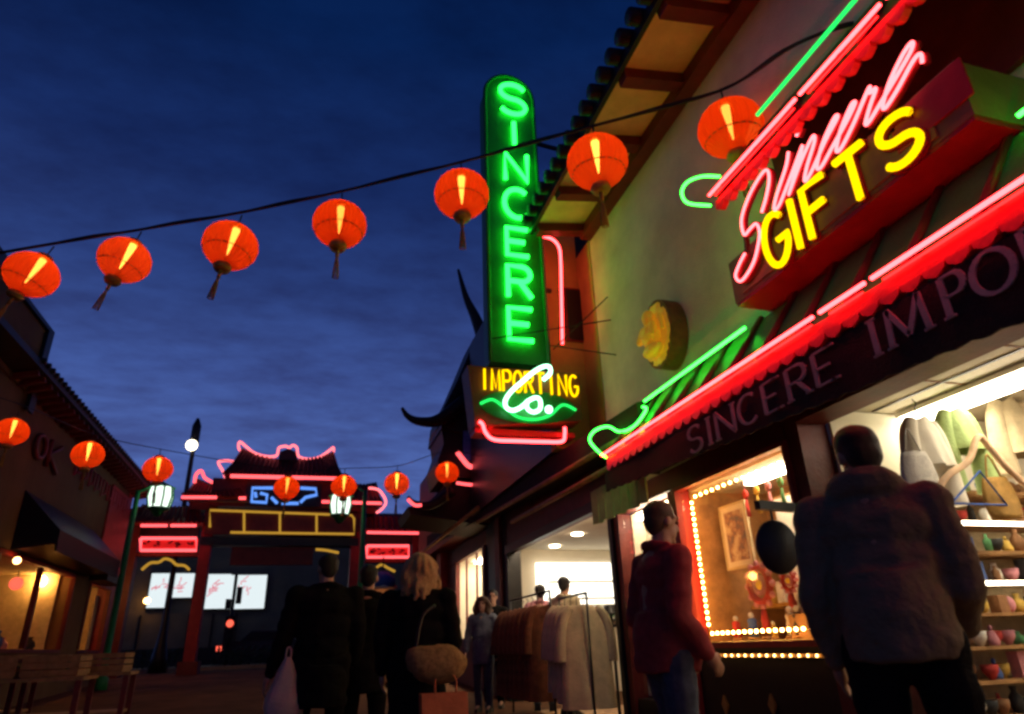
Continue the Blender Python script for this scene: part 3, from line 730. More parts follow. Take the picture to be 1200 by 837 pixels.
# pale draped sleeve on a blue hanger
t = thing('draped_scarf', 'pale orange scarf draped in a peak over a blue hanger', 'scarf', (0, 0, 0))
pk = [Vector(at(a, b, Y=3.28)) for a, b in ((1100, 572), (1112, 556), (1135, 540), (1146, 512), (1160, 525), (1180, 548), (1215, 580))]
p0 = pk[3].copy(); t.location = p0
m = MB(); m.tube([p-p0 for p in smooth_path(pk)], .022, 8); m.build('scarf', mat('peach_cloth', (.75, .5, .3), .8), t, True)
hp = [Vector(at(a, b, Y=3.30)) - p0 for a, b in ((1115, 590), (1148, 552), (1180, 592), (1115, 590))]
MB().tube(hp, .007, 6).build('hanger', M_blue, t)
for k_, (a, b, hgt, mt, lb) in enumerate(((1070, 530, .3, GOODS[4], 'white folded cloth hanging behind the shoulder of the large man'), (1165, 560, .28, M_golddull, 'olive bag hanging beneath the draped scarf'), (968, 545, .7, GOODS[5], 'long pink scarf hanging beside the pillar'), (1115, 640, .32, M_black, 'black shoulder bag with yellow tag hanging in the shop opening'))):
    c = at(a, b, Y=3.34) if a != 968 else at(a, b, X=3.75); t = thing('hanging_bag' if 'bag' in lb else 'hanging_cloth', lb, 'bag' if 'bag' in lb else 'cloth', c, R_(80) if a != 968 else 0)
    wd = .11 if a != 968 else .05
    m = MB(); n = 16; vs = []; fs = []
    for j in range(9):
        v = j/8
        for i in range(n):
            aa = 2*math.pi*i/n; vs.append(((.03+.02*v)*math.cos(aa), wd*(.75+.35*math.sin(v*2.6))*math.sin(aa)*(1+.1*math.sin(aa*5)), -hgt*v))
    for j in range(8):
        for i in range(n): fs.append((j*n+i, j*n+(i+1) % n, (j+1)*n+(i+1) % n, (j+1)*n+i))
    fs += [tuple(range(n)), tuple(8*n+i for i in range(n))]
    m.add(vs, fs); m.build('body', mt, t, True)
    MB().tube(smooth_path([(0, -wd*.5, 0), (0, 0, .16), (0, wd*.5, 0)]), .007, 6).build('strap', mt, t, True)
    if 'yellow' in lb: MB().box(-.05, -.045, .02, .07, -.06, -.0).build('tag', GOODS[1], t)

# ---- guy wires from blade sign
def wire(label, a, b, r=.006, sag=0):
    a, b = Vector(a), Vector(b); pts = [a.lerp(b, i/10)-Vector((0, 0, sag*4*(i/10)*(1-i/10))) for i in range(11)]
    return tag(MB().tube(pts, r, 6).build('guy_wire', M_wire, None, True), label, 'wire')
wire('upper guy wire from the green sign to the stucco corner', at(577, 397, Y=7.5), at(716, 375, X=WX-.01), .008)
wire('lower guy wire from the sign box to the stucco corner', at(645, 405, Y=7.5), at(722, 416, X=WX-.01), .008)
wire('steep guy wire rising from the sign box to the wall', at(648, 410, Y=7.5), at(712, 348, X=WX-.01), .008)

# ============================================================ BLADE SIGN
bs = thing('blade_sign', 'tall rounded green neon blade sign with vertical white green letters', 'sign', (2.5, 7.6, 4.4))
BYF = 7.55
bl0, bl1 = at(573, 425, Y=BYF), at(637, 428, Y=BYF); tl0, tl1 = at(569, 118, Y=BYF), at(628, 118, Y=BYF)
topz = at(600, 92, Y=BYF).z
xl, xr = (bl0.x+tl0.x)/2, (bl1.x+tl1.x)/2; zc = topz-(xr-xl)/2*1.15; xm = (xl+xr)/2; hw = (xr-xl)/2
poly = [(xr, 4.35), (xr, zc)]+[(xm+hw*math.cos(a*math.pi/16), zc+hw*1.15*math.sin(a*math.pi/16)) for a in range(1, 16)]+[(xl, zc), (xl, 4.35)]
adopt(MB().prism(poly, 1, BYF, BYF+.3).build('sign_body', M_signgreen), bs)
# raised dark rim
rim = [(x, BYF-.02, z) for x, z in poly]; adopt(MB().tube(rim, .03, 8).build('rim', M_signgreen, None, True), bs)
lets = [('S', 97, 133, 583, 620), ('I', 141, 170, 595, 611), ('N', 178, 212, 588, 623), ('C', 219, 256, 587, 624), ('E', 265, 301, 590, 624), ('R', 309, 350, 591, 628), ('E', 358, 401, 592, 630)]
for ch, y0_, y1_, x0_, x1_ in lets:
    a = at(x0_, y1_, Y=BYF-.06); b = at(x1_, y1_, Y=BYF-.06); tz = at((x0_+x1_)/2, y0_, Y=BYF-.06).z
    f = lambda u, v, a=a, b=b, tz=tz: Vector((a.x+.04+(b.x-a.x-.08)*u, BYF-.06, a.z+.05+(tz-a.z-.1)*v))
    adopt(letter_obj(ch, f, .036, G_green, None, 'neon_letter'), bs)
# base box
BB = 7.4
q0, q1 = at(548, 428, Y=BB), at(679, 436, Y=BB); r0 = at(557, 499, Y=BB); r1 = at(680, 495, Y=BB)
adopt(MB().prism([(q0.x, q0.z), (q1.x, q0.z), (r1.x+.02, r1.z+.02), (r0.x, r0.z)], 1, BB, BB+.35).build('base_box', M_brownbox), bs)
cx_ = (r0.x+r1.x)/2
adopt(MB().prism([(cx_+.62*math.cos(a*math.pi/20), r0.z+.28+.22*math.sin(a*math.pi/20)) for a in range(40)], 1, BB-.02, BB-.002).build('green_oval', M_signgreen), bs)
let10 = 'IMPORTING'; xa, xb = 563, 681
for i, ch in enumerate(let10):
    x0_ = xa+(xb-xa)*i/9; x1_ = x0_+(xb-xa)/9*.78; dy = 9*i/9
    a = at(x0_, 456+dy, Y=BB-.05); b = at(x1_, 456+dy, Y=BB-.05); tz = at(x0_, 432+dy, Y=BB-.05).z
    f = lambda u, v, a=a, b=b, tz=tz: Vector((a.x+(b.x-a.x)*u, BB-.05, a.z+(tz-a.z)*v))
    adopt(letter_obj(ch, f, .016, G_yellow, None, 'yellow_letter', 6), bs)
Z4 = lambda x, y: (560+x/6.436, 400+y/6.436)
co = [(495, 290), (545, 240), (540, 195), (500, 190), (430, 225), (340, 300), (255, 375), (208, 445), (215, 500), (265, 522), (330, 495), (380, 450), (440, 425), (470, 450), (468, 510), (420, 535), (375, 510), (370, 465), (395, 440)]
adopt(neon('script_tube', [at(*Z4(*p), Y=BB-.10) for p in co], G_cowhite, .026, None), bs)
adopt(MB().ball(at(*Z4(535, 515), Y=BB-.1), .05).build('script_dot', G_cowhite, None, True), bs)
adopt(neon('green_swash', [at(*Z4(*p), Y=BB-.06) for p in ((20, 470), (110, 440), (200, 500), (300, 570), (420, 590), (540, 560), (640, 480), (740, 520))], G_greenline, .018, None), bs)
rd = [(8, 605), (35, 625), (60, 690), (125, 742), (300, 752), (500, 758), (635, 755), (655, 700), (655, 650)]
adopt(neon('red_neon_tube', [at(*Z4(*p), Y=BB-.02) for p in rd], G_pink, .022, None), bs)
adopt(neon('red_neon_tube', [at(*Z4(*p), Y=BB+.16) for p in ((40, 605), (100, 670), (160, 700), (400, 712), (600, 722))], G_red, .012, None), bs)
adopt(MB().bar((q0.x+.1, BB+.2, r0.z-.03), (r1.x-.05, BB+.2, r0.z-.03), .25, .06).build('bottom_tray', M_redmid), bs)
# vertical pink tube on the flank
pv = [(637, 277), (648, 281), (655, 290), (657, 305), (658, 350), (659, 403)]
adopt(neon('pink_neon_tube', [at(a, b, Y=7.50) for a, b in pv], G_pink, .02, None), bs)
adopt(MB().bar((xr, BYF+.15, 8.2), (3.25, BYF+.2, 8.2), .05, .05).build('mounting_arm', M_blackmetal), bs)
adopt(MB().bar((xr, BYF+.15, 5.6), (3.0, BYF+.2, 5.6), .05, .05).build('mounting_arm', M_blackmetal), bs)

# ============================================================ NEXT BUILDING (ochre return wall, middle shop)
nb = thing('ochre_building', 'ochre walled building behind the green blade sign with an open bright shop', 'building', (4, 10, 0))
def Bn(mb, name, mt, smooth=False): return adopt(mb.build(name, mt, None, smooth), nb)
Bn(MB().box(3.0, 3.495, 7.9, 8.1, 3.35, 7.0), 'return_wall', M_orangewall)
Bn(MB().box(3.0, 9, 8.1, 12.8, 3.35, 7.0), 'upper_storey', M_black)
Bn(MB().box(3.496, 3.62, 7.4, 8.1, 3.35, 6.3), 'corner_wall', M_orangewall)
# small dark window with red frame in the return wall
c0 = at(662, 345, Y=7.89); c1 = at(684, 400, Y=7.89)
for nm, bx, mt in (('window_frame', (c0.x-.03, c1.x+.03, 7.86, 7.899, c1.z-.03, c0.z+.1), M_redwood), ('window_glass', (c0.x, c1.x, 7.85, 7.859, c1.z, c0.z+.07), M_black)):
    Bn(MB().box(*bx), nm, mt)
Bn(MB().bar((2.6, 7.9, 6.95), (3.7, 7.9, 7.05), .5, .12), 'eave_board', M_soffit)
for x in (2.75, 3.1): Bn(MB().bar((x, 7.6, 6.82), (x, 8.2, 6.86), .09, .12), 'rafter', M_redwood)
Bn(MB().box(3.45, 3.6, 7.4, 12.0, 2.55, 3.34), 'shop_fascia', M_redwood)
Bn(MB().box(3.40, 3.449, 7.45, 11.9, 2.52, 2.66), 'door_header', M_black)
Bn(MB().box(3.45, 3.7, 11.9, 13.4, 0, 3.34), 'dark_pier', M_black)
Bn(MB().box(3.38, 3.449, 12.2, 12.5, 0, 3.34), 'pillar', M_redwood)
Bn(MB().box(3.44, 3.52, 7.40, 7.5, 0, 2.5), 'pillar', M_blackmetal)
# interior of the bright shop
bi = thing('bright_shop_room', 'white lit shop room with spotlights seen beyond the clothes racks', 'shop interior', (5, 10, 0))
for bx, nm, mt in (((3.55, 8.2, 7.45, 7.49, 0, 2.75), 'side_wall', M_white), ((3.71, 8.2, 12.6, 12.64, 0, 2.75), 'side_wall', M_white), ((8.2, 8.25, 7.4, 12.6, 0, 2.75), 'back_wall', M_white), ((3.6, 8.2, 7.4, 12.6, 2.70, 2.74), 'ceiling', M_cream), ((3.4, 8.2, 7.4, 12.6, .1, .12), 'floor', M_wood)):
    adopt(MB().box(*bx).build(nm, mt), bi)
adopt(MB().box(3.68, 3.78, 7.6, 11.8, 2.66, 2.695).build('tube_light', G_fluorhi), bi)  # added tube, out of sight behind the header, brightens the room
dl = MB().lathe([(0, .0), (.09, .0), (.095, .02), (.0, .021)], 14).mesh('downlight', G_fluorhi, False)
for x, y in ((4.3, 9.0), (4.3, 10.6), (5.5, 9.6), (5.5, 11.4), (6.8, 8.8), (6.8, 10.8), (4.4, 12.0)):
    adopt(inst('downlight', dl, None, (x, y, 2.675)), bi)
for z in (1.45, 1.8, 2.1): adopt(MB().box(4.4, 8.0, 12.3, 12.6, z-.02, z).build('wall_shelf', M_white), bi)
adopt(MB().box(4.2, 7.6, 12.55, 12.59, 1.7, 2.45).build('light_panel', glow('shop_light_panel', (1, .93, .78), 2.6)), bi)
rr = random.Random(21)
for j in range(8):
    c = (4, 1, 0, 2, 6, 5, 7, 3)[j]; h = rr.uniform(.08, .2); x = 4.45+j*.4
    z = (1.45, 1.101)[j % 2] if j % 2 == 0 else 1.45
    o = MB().box(-.06, .06, -.05, .05, 0, h).build('gift_box', GOODS[c], None, False, (x, 12.42, 1.451))
    tag(o, '%s box on the rear shelf of the bright shop, number %d from the left' % (cols[c], 16-j if False else j+1), 'box', 'boxes on the rear shelf'); rows_b = [] if j == 0 else rows_b; rows_b.append((o, cols[c]+' box'))
neighbour_labels(rows_b, 'the rear shelf')
# canopies (timber poles and dark cloth) down the right side
cn = thing('street_canopy', 'long dark sloping canopy with timber edge poles along the right shop fronts', 'canopy', (3, 13, 3))
for (a, b) in ((at(758, 497, X=3.05), at(560, 612, X=3.05)), (at(742, 533, X=3.1), at(600, 612, X=3.1)), (at(560, 595, X=2.7), at(486, 655, X=2.7))):
    adopt(MB().tube([a, b], .035, 8).build('timber_pole', M_wood, None, True), cn)
a, b = at(750, 505, X=3.06), at(500, 642, X=3.06)
adopt(MB().add([a, b, Vector((3.45, b.y, b.z+.05)), Vector((3.45, a.y, a.z+.05)), a+Vector((0, 0, .3)), b+Vector((0, 0, .3)), Vector((3.45, b.y, b.z+.45)), Vector((3.45, a.y, a.z+.42))], [(0, 1, 2, 3), (4, 7, 6, 5), (0, 4, 5, 1), (2, 6, 7, 3), (0, 3, 7, 4), (1, 5, 6, 2)]).build('canopy_cloth', M_awning), cn)

# ============================================================ THIRD BUILDING with horned roofs
tb = thing('horned_roof_building', 'dark pagoda building with upturned horned roofs beyond the blade sign', 'building', (4, 15, 0))
def Bt(mb, name, mt, smooth=False): return adopt(mb.build(name, mt, None, smooth), tb)
Bt(MB().box(3.1, 9, 12.85, 20, 3.3, 5.6), 'upper_storey', M_redwood)
Bt(MB().box(3.5, 3.6, 13.4, 20, 2.92, 3.3), 'fascia', M_redwood)
Bt(MB().box(3.5, 3.6, 16.6, 20, 0, 2.9), 'front_wall', M_redwood)
Bt(MB().box(3.5, 3.6, 13.4, 16.6, 0, 1.2), 'dado', M_redwood)
Bt(MB().box(3.3, 3.5, 17.6, 18.1, 0, 3.3), 'red_column', M_redmid)
Bt(MB().box(3.4, 3.5, 13.42, 13.6, 1.2, 2.9), 'pillar', M_redwood)
# glowing window
ww = thing('far_shop_window', 'small bright white window under the dark canopy between two red columns', 'shop window', (3.6, 15, 1.2))
adopt(MB().box(4.6, 4.65, 13.6, 16.6, 1.1, 3.0).build('back_wall', M_white), ww)
adopt(MB().box(3.6, 4.6, 13.6, 16.6, 2.92, 2.96).build('ceiling', M_white), ww)
adopt(MB().box(3.6, 4.6, 16.6, 16.64, 1.1, 3).build('side_wall', M_white), ww)
adopt(MB().box(3.6, 4.6, 13.56, 13.6, 1.1, 3).build('side_wall', M_white), ww)
adopt(MB().box(3.9, 4.2, 13.9, 16.3, 2.86, 2.9).build('tube_light', G_fluorhi), ww)
for y in (14.6, 15.6): adopt(MB().box(3.52, 3.56, y-.025, y+.025, 1.2, 2.9).build('mullion', M_redwood), ww)
for i, (y, c) in enumerate(((14.0, 0), (14.4, 1), (15.1, 4), (15.4, 6), (16.0, 3), (16.3, 2))):
    o = MB().lathe([(.06, 0), (.12, .1), (.11, .3), (.05, .42), (.07, .5)], 12).build('vase', GOODS[c], None, True, (3.9, y, 1.2)); tag(o, '%s vase in the small far bright window' % cols[c], 'vase', 'vases in the far window')
adopt(MB().box(3.6, 4.6, 13.6, 16.6, 1.16, 1.198).build('window_floor', M_wood), ww)
# horned roofs: stacked hipped sheets with rising corner horns toward the street
def horn_roof(xr_, y0, y1, zt, drop, out, tip, xback=9):
    """upper edge at xr_,zt sweeping down & out to the street by `out`, corner horns at both ends"""
    m = MB(); n = 16; mm = 6; vs = []
    for i in range(n+1):
        u = i/n; y = y0+(y1-y0)*u; lift = tip*(abs(2*u-1)**6); ex = out*(1+.25*abs(2*u-1)**6)
        for j in range(mm+1):
            v = j/mm; x = xr_-ex*v; z = zt-drop*(v**.6)+lift*v**2
            vs.append((x, y, z))
    for k_, dz in ((0, 0), (1, -.12)):
        pass
    top = len(vs); vs += [(x, y, z-.13) for x, y, z in vs]
    fs = []; w_ = mm+1
    for i in range(n):
        for j in range(mm):
            a = i*w_+j; fs.append((a, a+1, a+w_+1, a+w_)); fs.append((top+a, top+a+w_, top+a+w_+1, top+a+1))
        fs.append((i*w_+mm, top+i*w_+mm, top+(i+1)*w_+mm, (i+1)*w_+mm)); fs.append((i*w_, (i+1)*w_, top+(i+1)*w_, top+i*w_))
    for j in range(mm):
        fs.append((j, top+j, top+j+1, j+1)); a = n*w_+j; fs.append((a, a+1, top+a+1, top+a))
    m.add(vs, fs); Bt(m, 'curved_roof', M_tiledark, True)
    rib = MB()
    for i in range(0, n+1):
        q = [Vector(vs[i*w_+j])+Vector((0, 0, .03)) for j in range(w_)]; rib.tube(q, .05, 6)
    Bt(rib, 'tile_ridges', M_tiledark, True)
# roof outline is read off as the gable facing the street corner at y = 12.9
def gable(pts, Y0, Y1, nm='horned_gable'):
    P = [at(a, b, Y=Y0) for a, b in pts]
    Bt(MB().prism([(p.x, p.z) for p in P], 1, Y0, Y1), nm, M_tiledark)
GY = 12.9
def horn(pts, rs, Y0):
    P = smooth_path([at(a, b, Y=Y0) for a, b in pts], 5); n = len(P)
    Bt(MB().tube(P, [rs[0]+(rs[1]-rs[0])*i/(n-1) for i in range(n)], 8), 'roof_horn', M_tiledark, True)
gable([(562, 384), (575, 372), (600, 372), (600, 520), (517, 502), (520, 478), (535, 448), (548, 418)], GY, 14.5)
horn([(566, 395), (557, 372), (546, 348), (537, 316)], (.17, .03), GY)
horn([(573, 380), (600, 365), (640, 350)], (.14, .12), GY)
gable([(517, 500), (600, 500), (600, 560), (517, 560), (513, 540), (520, 520)], GY+.1, 14.4, 'bracket_tier')
horn([(545, 470), (515, 492), (492, 494), (478, 488), (471, 478)], (.16, .03), GY-.2)
gable([(556, 545), (600, 545), (600, 620), (482, 603), (478, 594), (500, 590), (520, 572), (530, 552)], GY+.3, 14.8, 'lower_gable')
horn([(530, 575), (505, 592), (486, 590), (478, 582)], (.12, .03), GY)
for k_ in range(7):
    a = at(566-7.5*k_, 398+16*k_, Y=GY-.05); Bt(MB().tube([a, a+Vector((0, 1.5, .05))], .07, 6), 'tile_roll', M_tiledark, True)
# pink neon and blue painted bracket at the lower roof
adopt(neon('pink_neon_tube', [at(a, b, Y=GY-.2) for a, b in ((536, 530), (548, 545), (556, 548), (567, 556))], G_redfar, .05, None), tb)
adopt(neon('pink_neon_tube', [at(a, b, Y=GY-.2) for a, b in ((535, 566), (550, 568), (568, 568))], G_redfar, .03, None), tb)
adopt(neon('pink_neon_tube', [at(a, b, Y=GY-.2) for a, b in ((478, 585), (486, 592), (494, 592))], G_redfar, .03, None), tb)
a = at(543, 505, Y=GY-.05); b = at(568, 540, Y=GY-.05)
adopt(MB().box(a.x, b.x, GY-.06, GY-.01, b.z, a.z).build('blue_panel', M_blue), tb)

# ============================================================ LANTERNS
LR = .275
def make_lantern(silk_m):
    t = thing('paper_lantern', 'x', 'lantern')
    m = MB(); seg = 48; rg = 18; vs = []; fs = []
    for i in range(rg+1):
        th = math.pi*(.07+.86*i/rg); 
        for k in range(seg):
            a = 2*math.pi*k/seg; rr_ = LR*(1+.03*(1 if k % 2 else -1)*math.sin(th))
            vs.append((rr_*math.sin(th)*math.cos(a), rr_*math.sin(th)*math.sin(a), -.93*LR*math.cos(th)))
    for i in range(rg):
        for k in range(seg): fs.append((i*seg+k, i*seg+(k+1) % seg, (i+1)*seg+(k+1) % seg, (i+1)*seg+k))
    m.add(vs, fs); m.build('silk_shade', silk_m, t)
    MB().tube([(0, 0, -.12), (0, 0, -.02), (0, 0, .12), (0, 0, .22)], [.006, .018, .032, .040], 10).build('inner_bulb', G_lbulb, t, True)
    tc_ = MB().lathe([(.0, .235), (.085, .235), (.09, .26), (.07, .28), (0, .28)], 18).build('top_cap', M_golddull, t, True)
    bc_ = MB().lathe([(0, -.33), (.07, -.33), (.095, -.29), (.08, -.25), (.0, -.24)], 18).build('bottom_collar', M_golddull, t, True)
    MB().tube([(0, 0, .27), (0, 0, .42)], .008, 6).build('hanging_hook', M_wire, tc_)
    m = MB(); m.tube([(0, 0, -.33), (0, 0, -.42)], .02, 8)
    for k in range(9):
        a = k*.7; m.tube([(0, 0, -.4), (.018*math.cos(a), .018*math.sin(a), -.5), (.03*math.cos(a), .03*math.sin(a), -.68)], .006, 5)
    m.build('tassel', M_golddull, bc_, True)
    wr = MB()
    for z in (-.12,): wr.tube([(.24*math.cos(a*math.pi/12), .24*math.sin(a*math.pi/12), z) for a in range(25)], .006, 5)
    wr.tube([(.0, .0, -.26), (.06, .02, -.17), (.02, -.05, -.2)], .03, 6)
    wr.build('lamp_holder', M_rim, t, True)
    return t
M_silk2 = silk('lantern_silk_deep', (.8, .03, .005), .07, .10); M_silk3 = silk('lantern_silk_faded', (.9, .08, .01), .12, .18)
protos = [make_lantern(m_) for m_ in (M_silk, M_silk2, M_silk3)]; used = [False]*3; cnt = [0]
near = [(37, 322, 70, -.35, 'far left end of the front string'), (146, 305, 66, -.25, 'second from the left on the front string'), (270, 288, 70, -.15, 'third from the left on the front string'), (398, 263, 68, 0, 'fourth from the left on the front string'), (541, 228, 68, 0, 'touching the left edge of the green blade sign'), (700, 190, 76, .05, 'under the raftered eave right of the blade sign'), (856, 150, 80, .1, 'beside the neon script sign, nearest of all')]
far = [(14, 506, 38, 'at the left edge of the photo by the left building'), (103, 533, 38, 'below the left building roof line'), (185, 550, 36, 'directly above the left cage lamp'), (336, 572, 32, 'in front of the blue neon characters of the gate'), (403, 570, 32, 'directly above the right cage lamp'), (465, 567, 32, 'in the sky right of the gate'), (524, 554, 30, 'against the horned dark roof')]
def put_lantern(p, sc, tilt, label, group):
    q_ = (0, 2, 0, 1, 0, 2, 1)[cnt[0] % 7]; cnt[0] += 1
    if used[q_]: t = copy_tree(protos[q_])
    else: t = protos[q_]; used[q_] = True
    t.location = p; t.scale = (sc,)*3; t.rotation_euler = (R_(random.uniform(-3, 3)), tilt, random.uniform(0, 6)); t['label'] = label; t['group'] = group; return t
ntop = []
for (x, y, d, tl, lab) in near:
    p = CAM+(ROT @ Vector((x-600, 418.5-y, -FPX)))*(.6/d)
    sc_ = {37: .88, 146: .93, 270: .95, 398: .97}.get(x, 1)
    t = put_lantern(p, sc_, 0, 'glowing red orange lantern '+lab, 'lanterns on the front string')
    t.rotation_euler = (R_(random.uniform(-4, 4)), -tl, 0)
    ntop.append(p+Vector((-math.sin(tl)*.4, 0, .42*math.cos(tl))))
ftop = []
for (x, y, d, lab) in far:
    k_ = {14: .74, 524: .78}.get(x, 1)
    p = CAM+(ROT @ Vector((x-600, 418.5-y, -FPX)))*(.6*k_/d)
    put_lantern(p, k_*.97, 0, 'small glowing red lantern '+lab, 'lanterns on the rear string'); ftop.append(p+Vector((0, 0, .40)))
pts = [at(-420, 345, Y=8.5), at(-140, 318, Y=7.6)]+ntop+[Vector((3.30, 2.95, 5.2)), Vector((3.5, 2.6, 5.08))]
cb_ = MB().tube(smooth_path(pts), .016, 6); cb_.tube([p+Vector((.0, .0, .012+.012*math.sin(i))) for i, p in enumerate(smooth_path(pts))], .012, 6)
tag(cb_.build('lantern_cable', M_wire, None, True), 'twisted black cable carrying the front string of lanterns', 'cable')
pts = [Vector((-5.0, 13.9, 5.6))]+ftop[1:]+[Vector((3.45, 15.2, 5.4))]
tag(MB().tube(smooth_path([Vector((-5.0, 9.5, 4.4))]+ftop+[Vector((3.3, 12.4, 4.4))]), .008, 6).build('lantern_cable', M_wire, None, True), 'thin cable carrying the rear string of small lanterns', 'cable')

# ============================================================ GATE
GYY = 24.0
ga = thing('pagoda_gate', 'red pagoda gateway outlined in pink neon at the end of the street', 'gate', (-1.2, GYY, gz(GYY)))
def Bg(mb, name, mt, smooth=False): return adopt(mb.build(name, mt, None, smooth), ga)
def gp(px, py, dy=0): return at(px, py, Y=GYY+dy)
def gtube(pts, mt, r=.04, dy=-.95, smooth=False, name='neon_tube'): return adopt(neon(name, [gp(a, b, dy) for a, b in pts], mt, r, None, smooth, 6), ga)
for (xa, xb, top) in ((148, 161, 595), (234, 247, 580), (410, 423, 580), (482, 494, 600)):
    a = gp(xa, 650); b = gp(xb, 650); z1 = gp(xa, top).z
    Bg(MB().box(a.x, b.x, GYY-.22, GYY+.22, gz(GYY)-.1, z1), 'column', M_redwood if xa in (148, 482) else M_redmid)
    Bg(MB().box(a.x-.12, b.x+.12, GYY-.34, GYY+.34, gz(GYY)-.1, gz(GYY)+.35), 'column_base', M_redwood)
def gbeam(x0, y0, x1, y1, mt, d=.3, name='beam', dy=0):
    a = gp(x0, y0, dy-d); b = gp(x1, y1, dy-d); return Bg(MB().box(a.x, b.x, GYY+dy-d, GYY+dy+d, b.z, a.z), name, mt)
gbeam(243, 596, 418, 628, M_redwood, .3, 'lintel')
gbeam(236, 629, 420, 640, M_black, .25, 'lower_lintel')
gbeam(272, 641, 366, 662, M_redwood, .08, 'hanging_board')
gbeam(250, 560, 405, 596, M_redwood, .4, 'upper_panel')
gbeam(290, 564, 375, 594, M_black, .08, 'character_board', -.42)
# roofs as lofts: ridge line and eave line
def roof_loft(ridge, eave, depth, name, parent_tag='roof', rib=True):
    n = len(ridge); m = MB(); vs = []
    Rg = [gp(*p) for p in ridge]; E1 = [gp(p[0], p[1], -depth) for p in eave]
    for i in range(n):
        e = E1[i]; r_ = Rg[i]; mid = r_.lerp(e, .5)-Vector((0, 0, .12))
        e2 = Vector((e.x, GYY+depth, e.z)); mid2 = Vector((mid.x, 2*GYY-mid.y, mid.z))
        vs += [e, mid, r_, mid2, e2]
    fs = []
    for i in range(n-1):
        for j in range(4): fs.append((i*5+j, i*5+j+1, (i+1)*5+j+1, (i+1)*5+j))
        fs.append((i*5+4, i*5, (i+1)*5, (i+1)*5+4))
    fs += [(0, 1, 2, 3, 4), tuple((n-1)*5+j for j in (4, 3, 2, 1, 0))]
    m.add(vs, fs); rf_ = Bg(m, name, M_redmid)
    if rib:
        k = max(6, int((eave[-1][0]-eave[0][0])/5.5)); rm = MB().tube([(0, 0, 0), (0, 1, 0)], .04, 6)
        for q in range(k+1):
            u = q/k*(n-1); i = min(int(u), n-2); f_ = u-i
            e = E1[i].lerp(E1[i+1], f_); r_ = Rg[i].lerp(Rg[i+1], f_); mid = r_.lerp(e, .5)-Vector((0, 0, .10))
            MB().tube([e+Vector((0, -.03, .02)), mid, r_], .05, 5).build('tile_rib', M_redwood, rf_, True)
roof_loft([(285, 526), (298, 532), (320, 538), (340, 538), (360, 538), (378, 535), (390, 530)], [(262, 556), (285, 557), (310, 557), (335, 558), (360, 560), (385, 560), (402, 561)], 1.0, 'main_roof')
Bg(MB().prism([(gp(x, y).x, gp(x, y).z) for x, y in ((326, 540), (328, 531), (338, 527), (347, 531), (349, 541))], 1, GYY-.15, GYY+.15), 'ridge_finial', M_redwood)
gtube([(265, 563), (261, 552), (256, 542), (264, 540), (280, 541), (286, 534), (280, 526), (281, 518), (289, 524), (298, 531), (312, 535), (324, 534), (327, 525), (335, 523), (339, 525), (343, 522), (348, 525), (350, 535), (362, 538), (376, 535), (386, 528), (391, 525), (389, 536), (382, 545)], G_pinkfar, .045, 0, True)
gtube([(270, 558), (395, 561)], G_redfar, .06, -1.05)
gbeam(268, 559, 396, 563, M_redmid, .08, 'eave_board', -.98)
roof_loft([(232, 562), (245, 567), (262, 566), (275, 562)], [(214, 580), (235, 581), (262, 582), (290, 583)], .9, 'left_shoulder_roof')
gtube([(228, 566), (230, 556), (236, 552), (240, 560), (250, 566)], G_redfar, .05, -.3, True)
gtube([(213, 583), (254, 583)], G_redfar, .05, -1.0); gtube([(280, 584), (288, 584)], G_redfar, .05, -1.0)
roof_loft([(398, 565), (412, 567), (428, 568), (440, 566)], [(385, 584), (405, 585), (425, 587), (448, 590)], .9, 'right_shoulder_roof')
gtube([(432, 572), (443, 574), (450, 582), (452, 590), (447, 597), (441, 601)], G_pinkfar, .045, -.5, True)
gtube([(377, 588), (447, 590)], G_redfar, .05, -1.0)
gbeam(211, 584, 292, 588, M_redwood, .08, 'eave_board', -.92); gbeam(378, 590, 448, 594, M_redwood, .08, 'eave_board', -.92)
gbeam(222, 588, 252, 598, M_redwood, .3, 'shoulder_beam'); gbeam(385, 592, 440, 602, M_redwood, .3, 'shoulder_beam')
# side bay roofs
roof_loft([(168, 592), (185, 594), (210, 594), (232, 592)], [(155, 613), (180, 613), (205, 613), (238, 613)], .8, 'side_roof')
roof_loft([(424, 604), (445, 605), (470, 605), (498, 603)], [(425, 621), (445, 621), (475, 622), (500, 622)], .8, 'side_roof')
gtube([(165, 616), (196, 616)], G_redfar, .045, -.85); gtube([(200, 616), (230, 616)], G_redfar, .045, -.85)
gtube([(430, 624), (491, 625)], G_redfar, .045, -.85)
gbeam(160, 618, 232, 628, M_black, .2); gbeam(428, 627, 492, 637, M_black, .2)
# lit red name boards with dark characters
rr = random.Random(9)
M_litred = mat('lit_red_board', (.5, .02, .02), .5, .2, 3, 0, emit=(1, .02, .02), es=.35)
def board(x0, y0, x1, y1, n):
    gbeam(x0, y0, x1, y1, M_litred, .08, 'name_board', -.3)
    gtube([(x0, y0), (x1, y0), (x1, y1), (x0, y1), (x0, y0)], G_redfar, .05, -.44, False, 'neon_border')
    for i in range(n):
        cx = x0+(x1-x0)*(i+.5)/n; cy = (y0+y1)/2; m = MB()
        for q in range(5):
            a = (cx+rr.uniform(-3, 3), cy+rr.uniform(-2.4, 2.4)); b = (a[0]+rr.choice([-3, 3, 0]), a[1]+rr.choice([0, 0, 3, -3])+.01)
            m.bar(gp(*a, -.40), gp(*b, -.40), .03, .04)
        Bg(m, 'character', M_black)
board(165, 631, 230, 645, 5); board(430, 640, 479, 653, 4)
gbeam(160, 647, 234, 652, M_redwood, .15); gbeam(428, 655, 488, 659, M_redwood, .15)
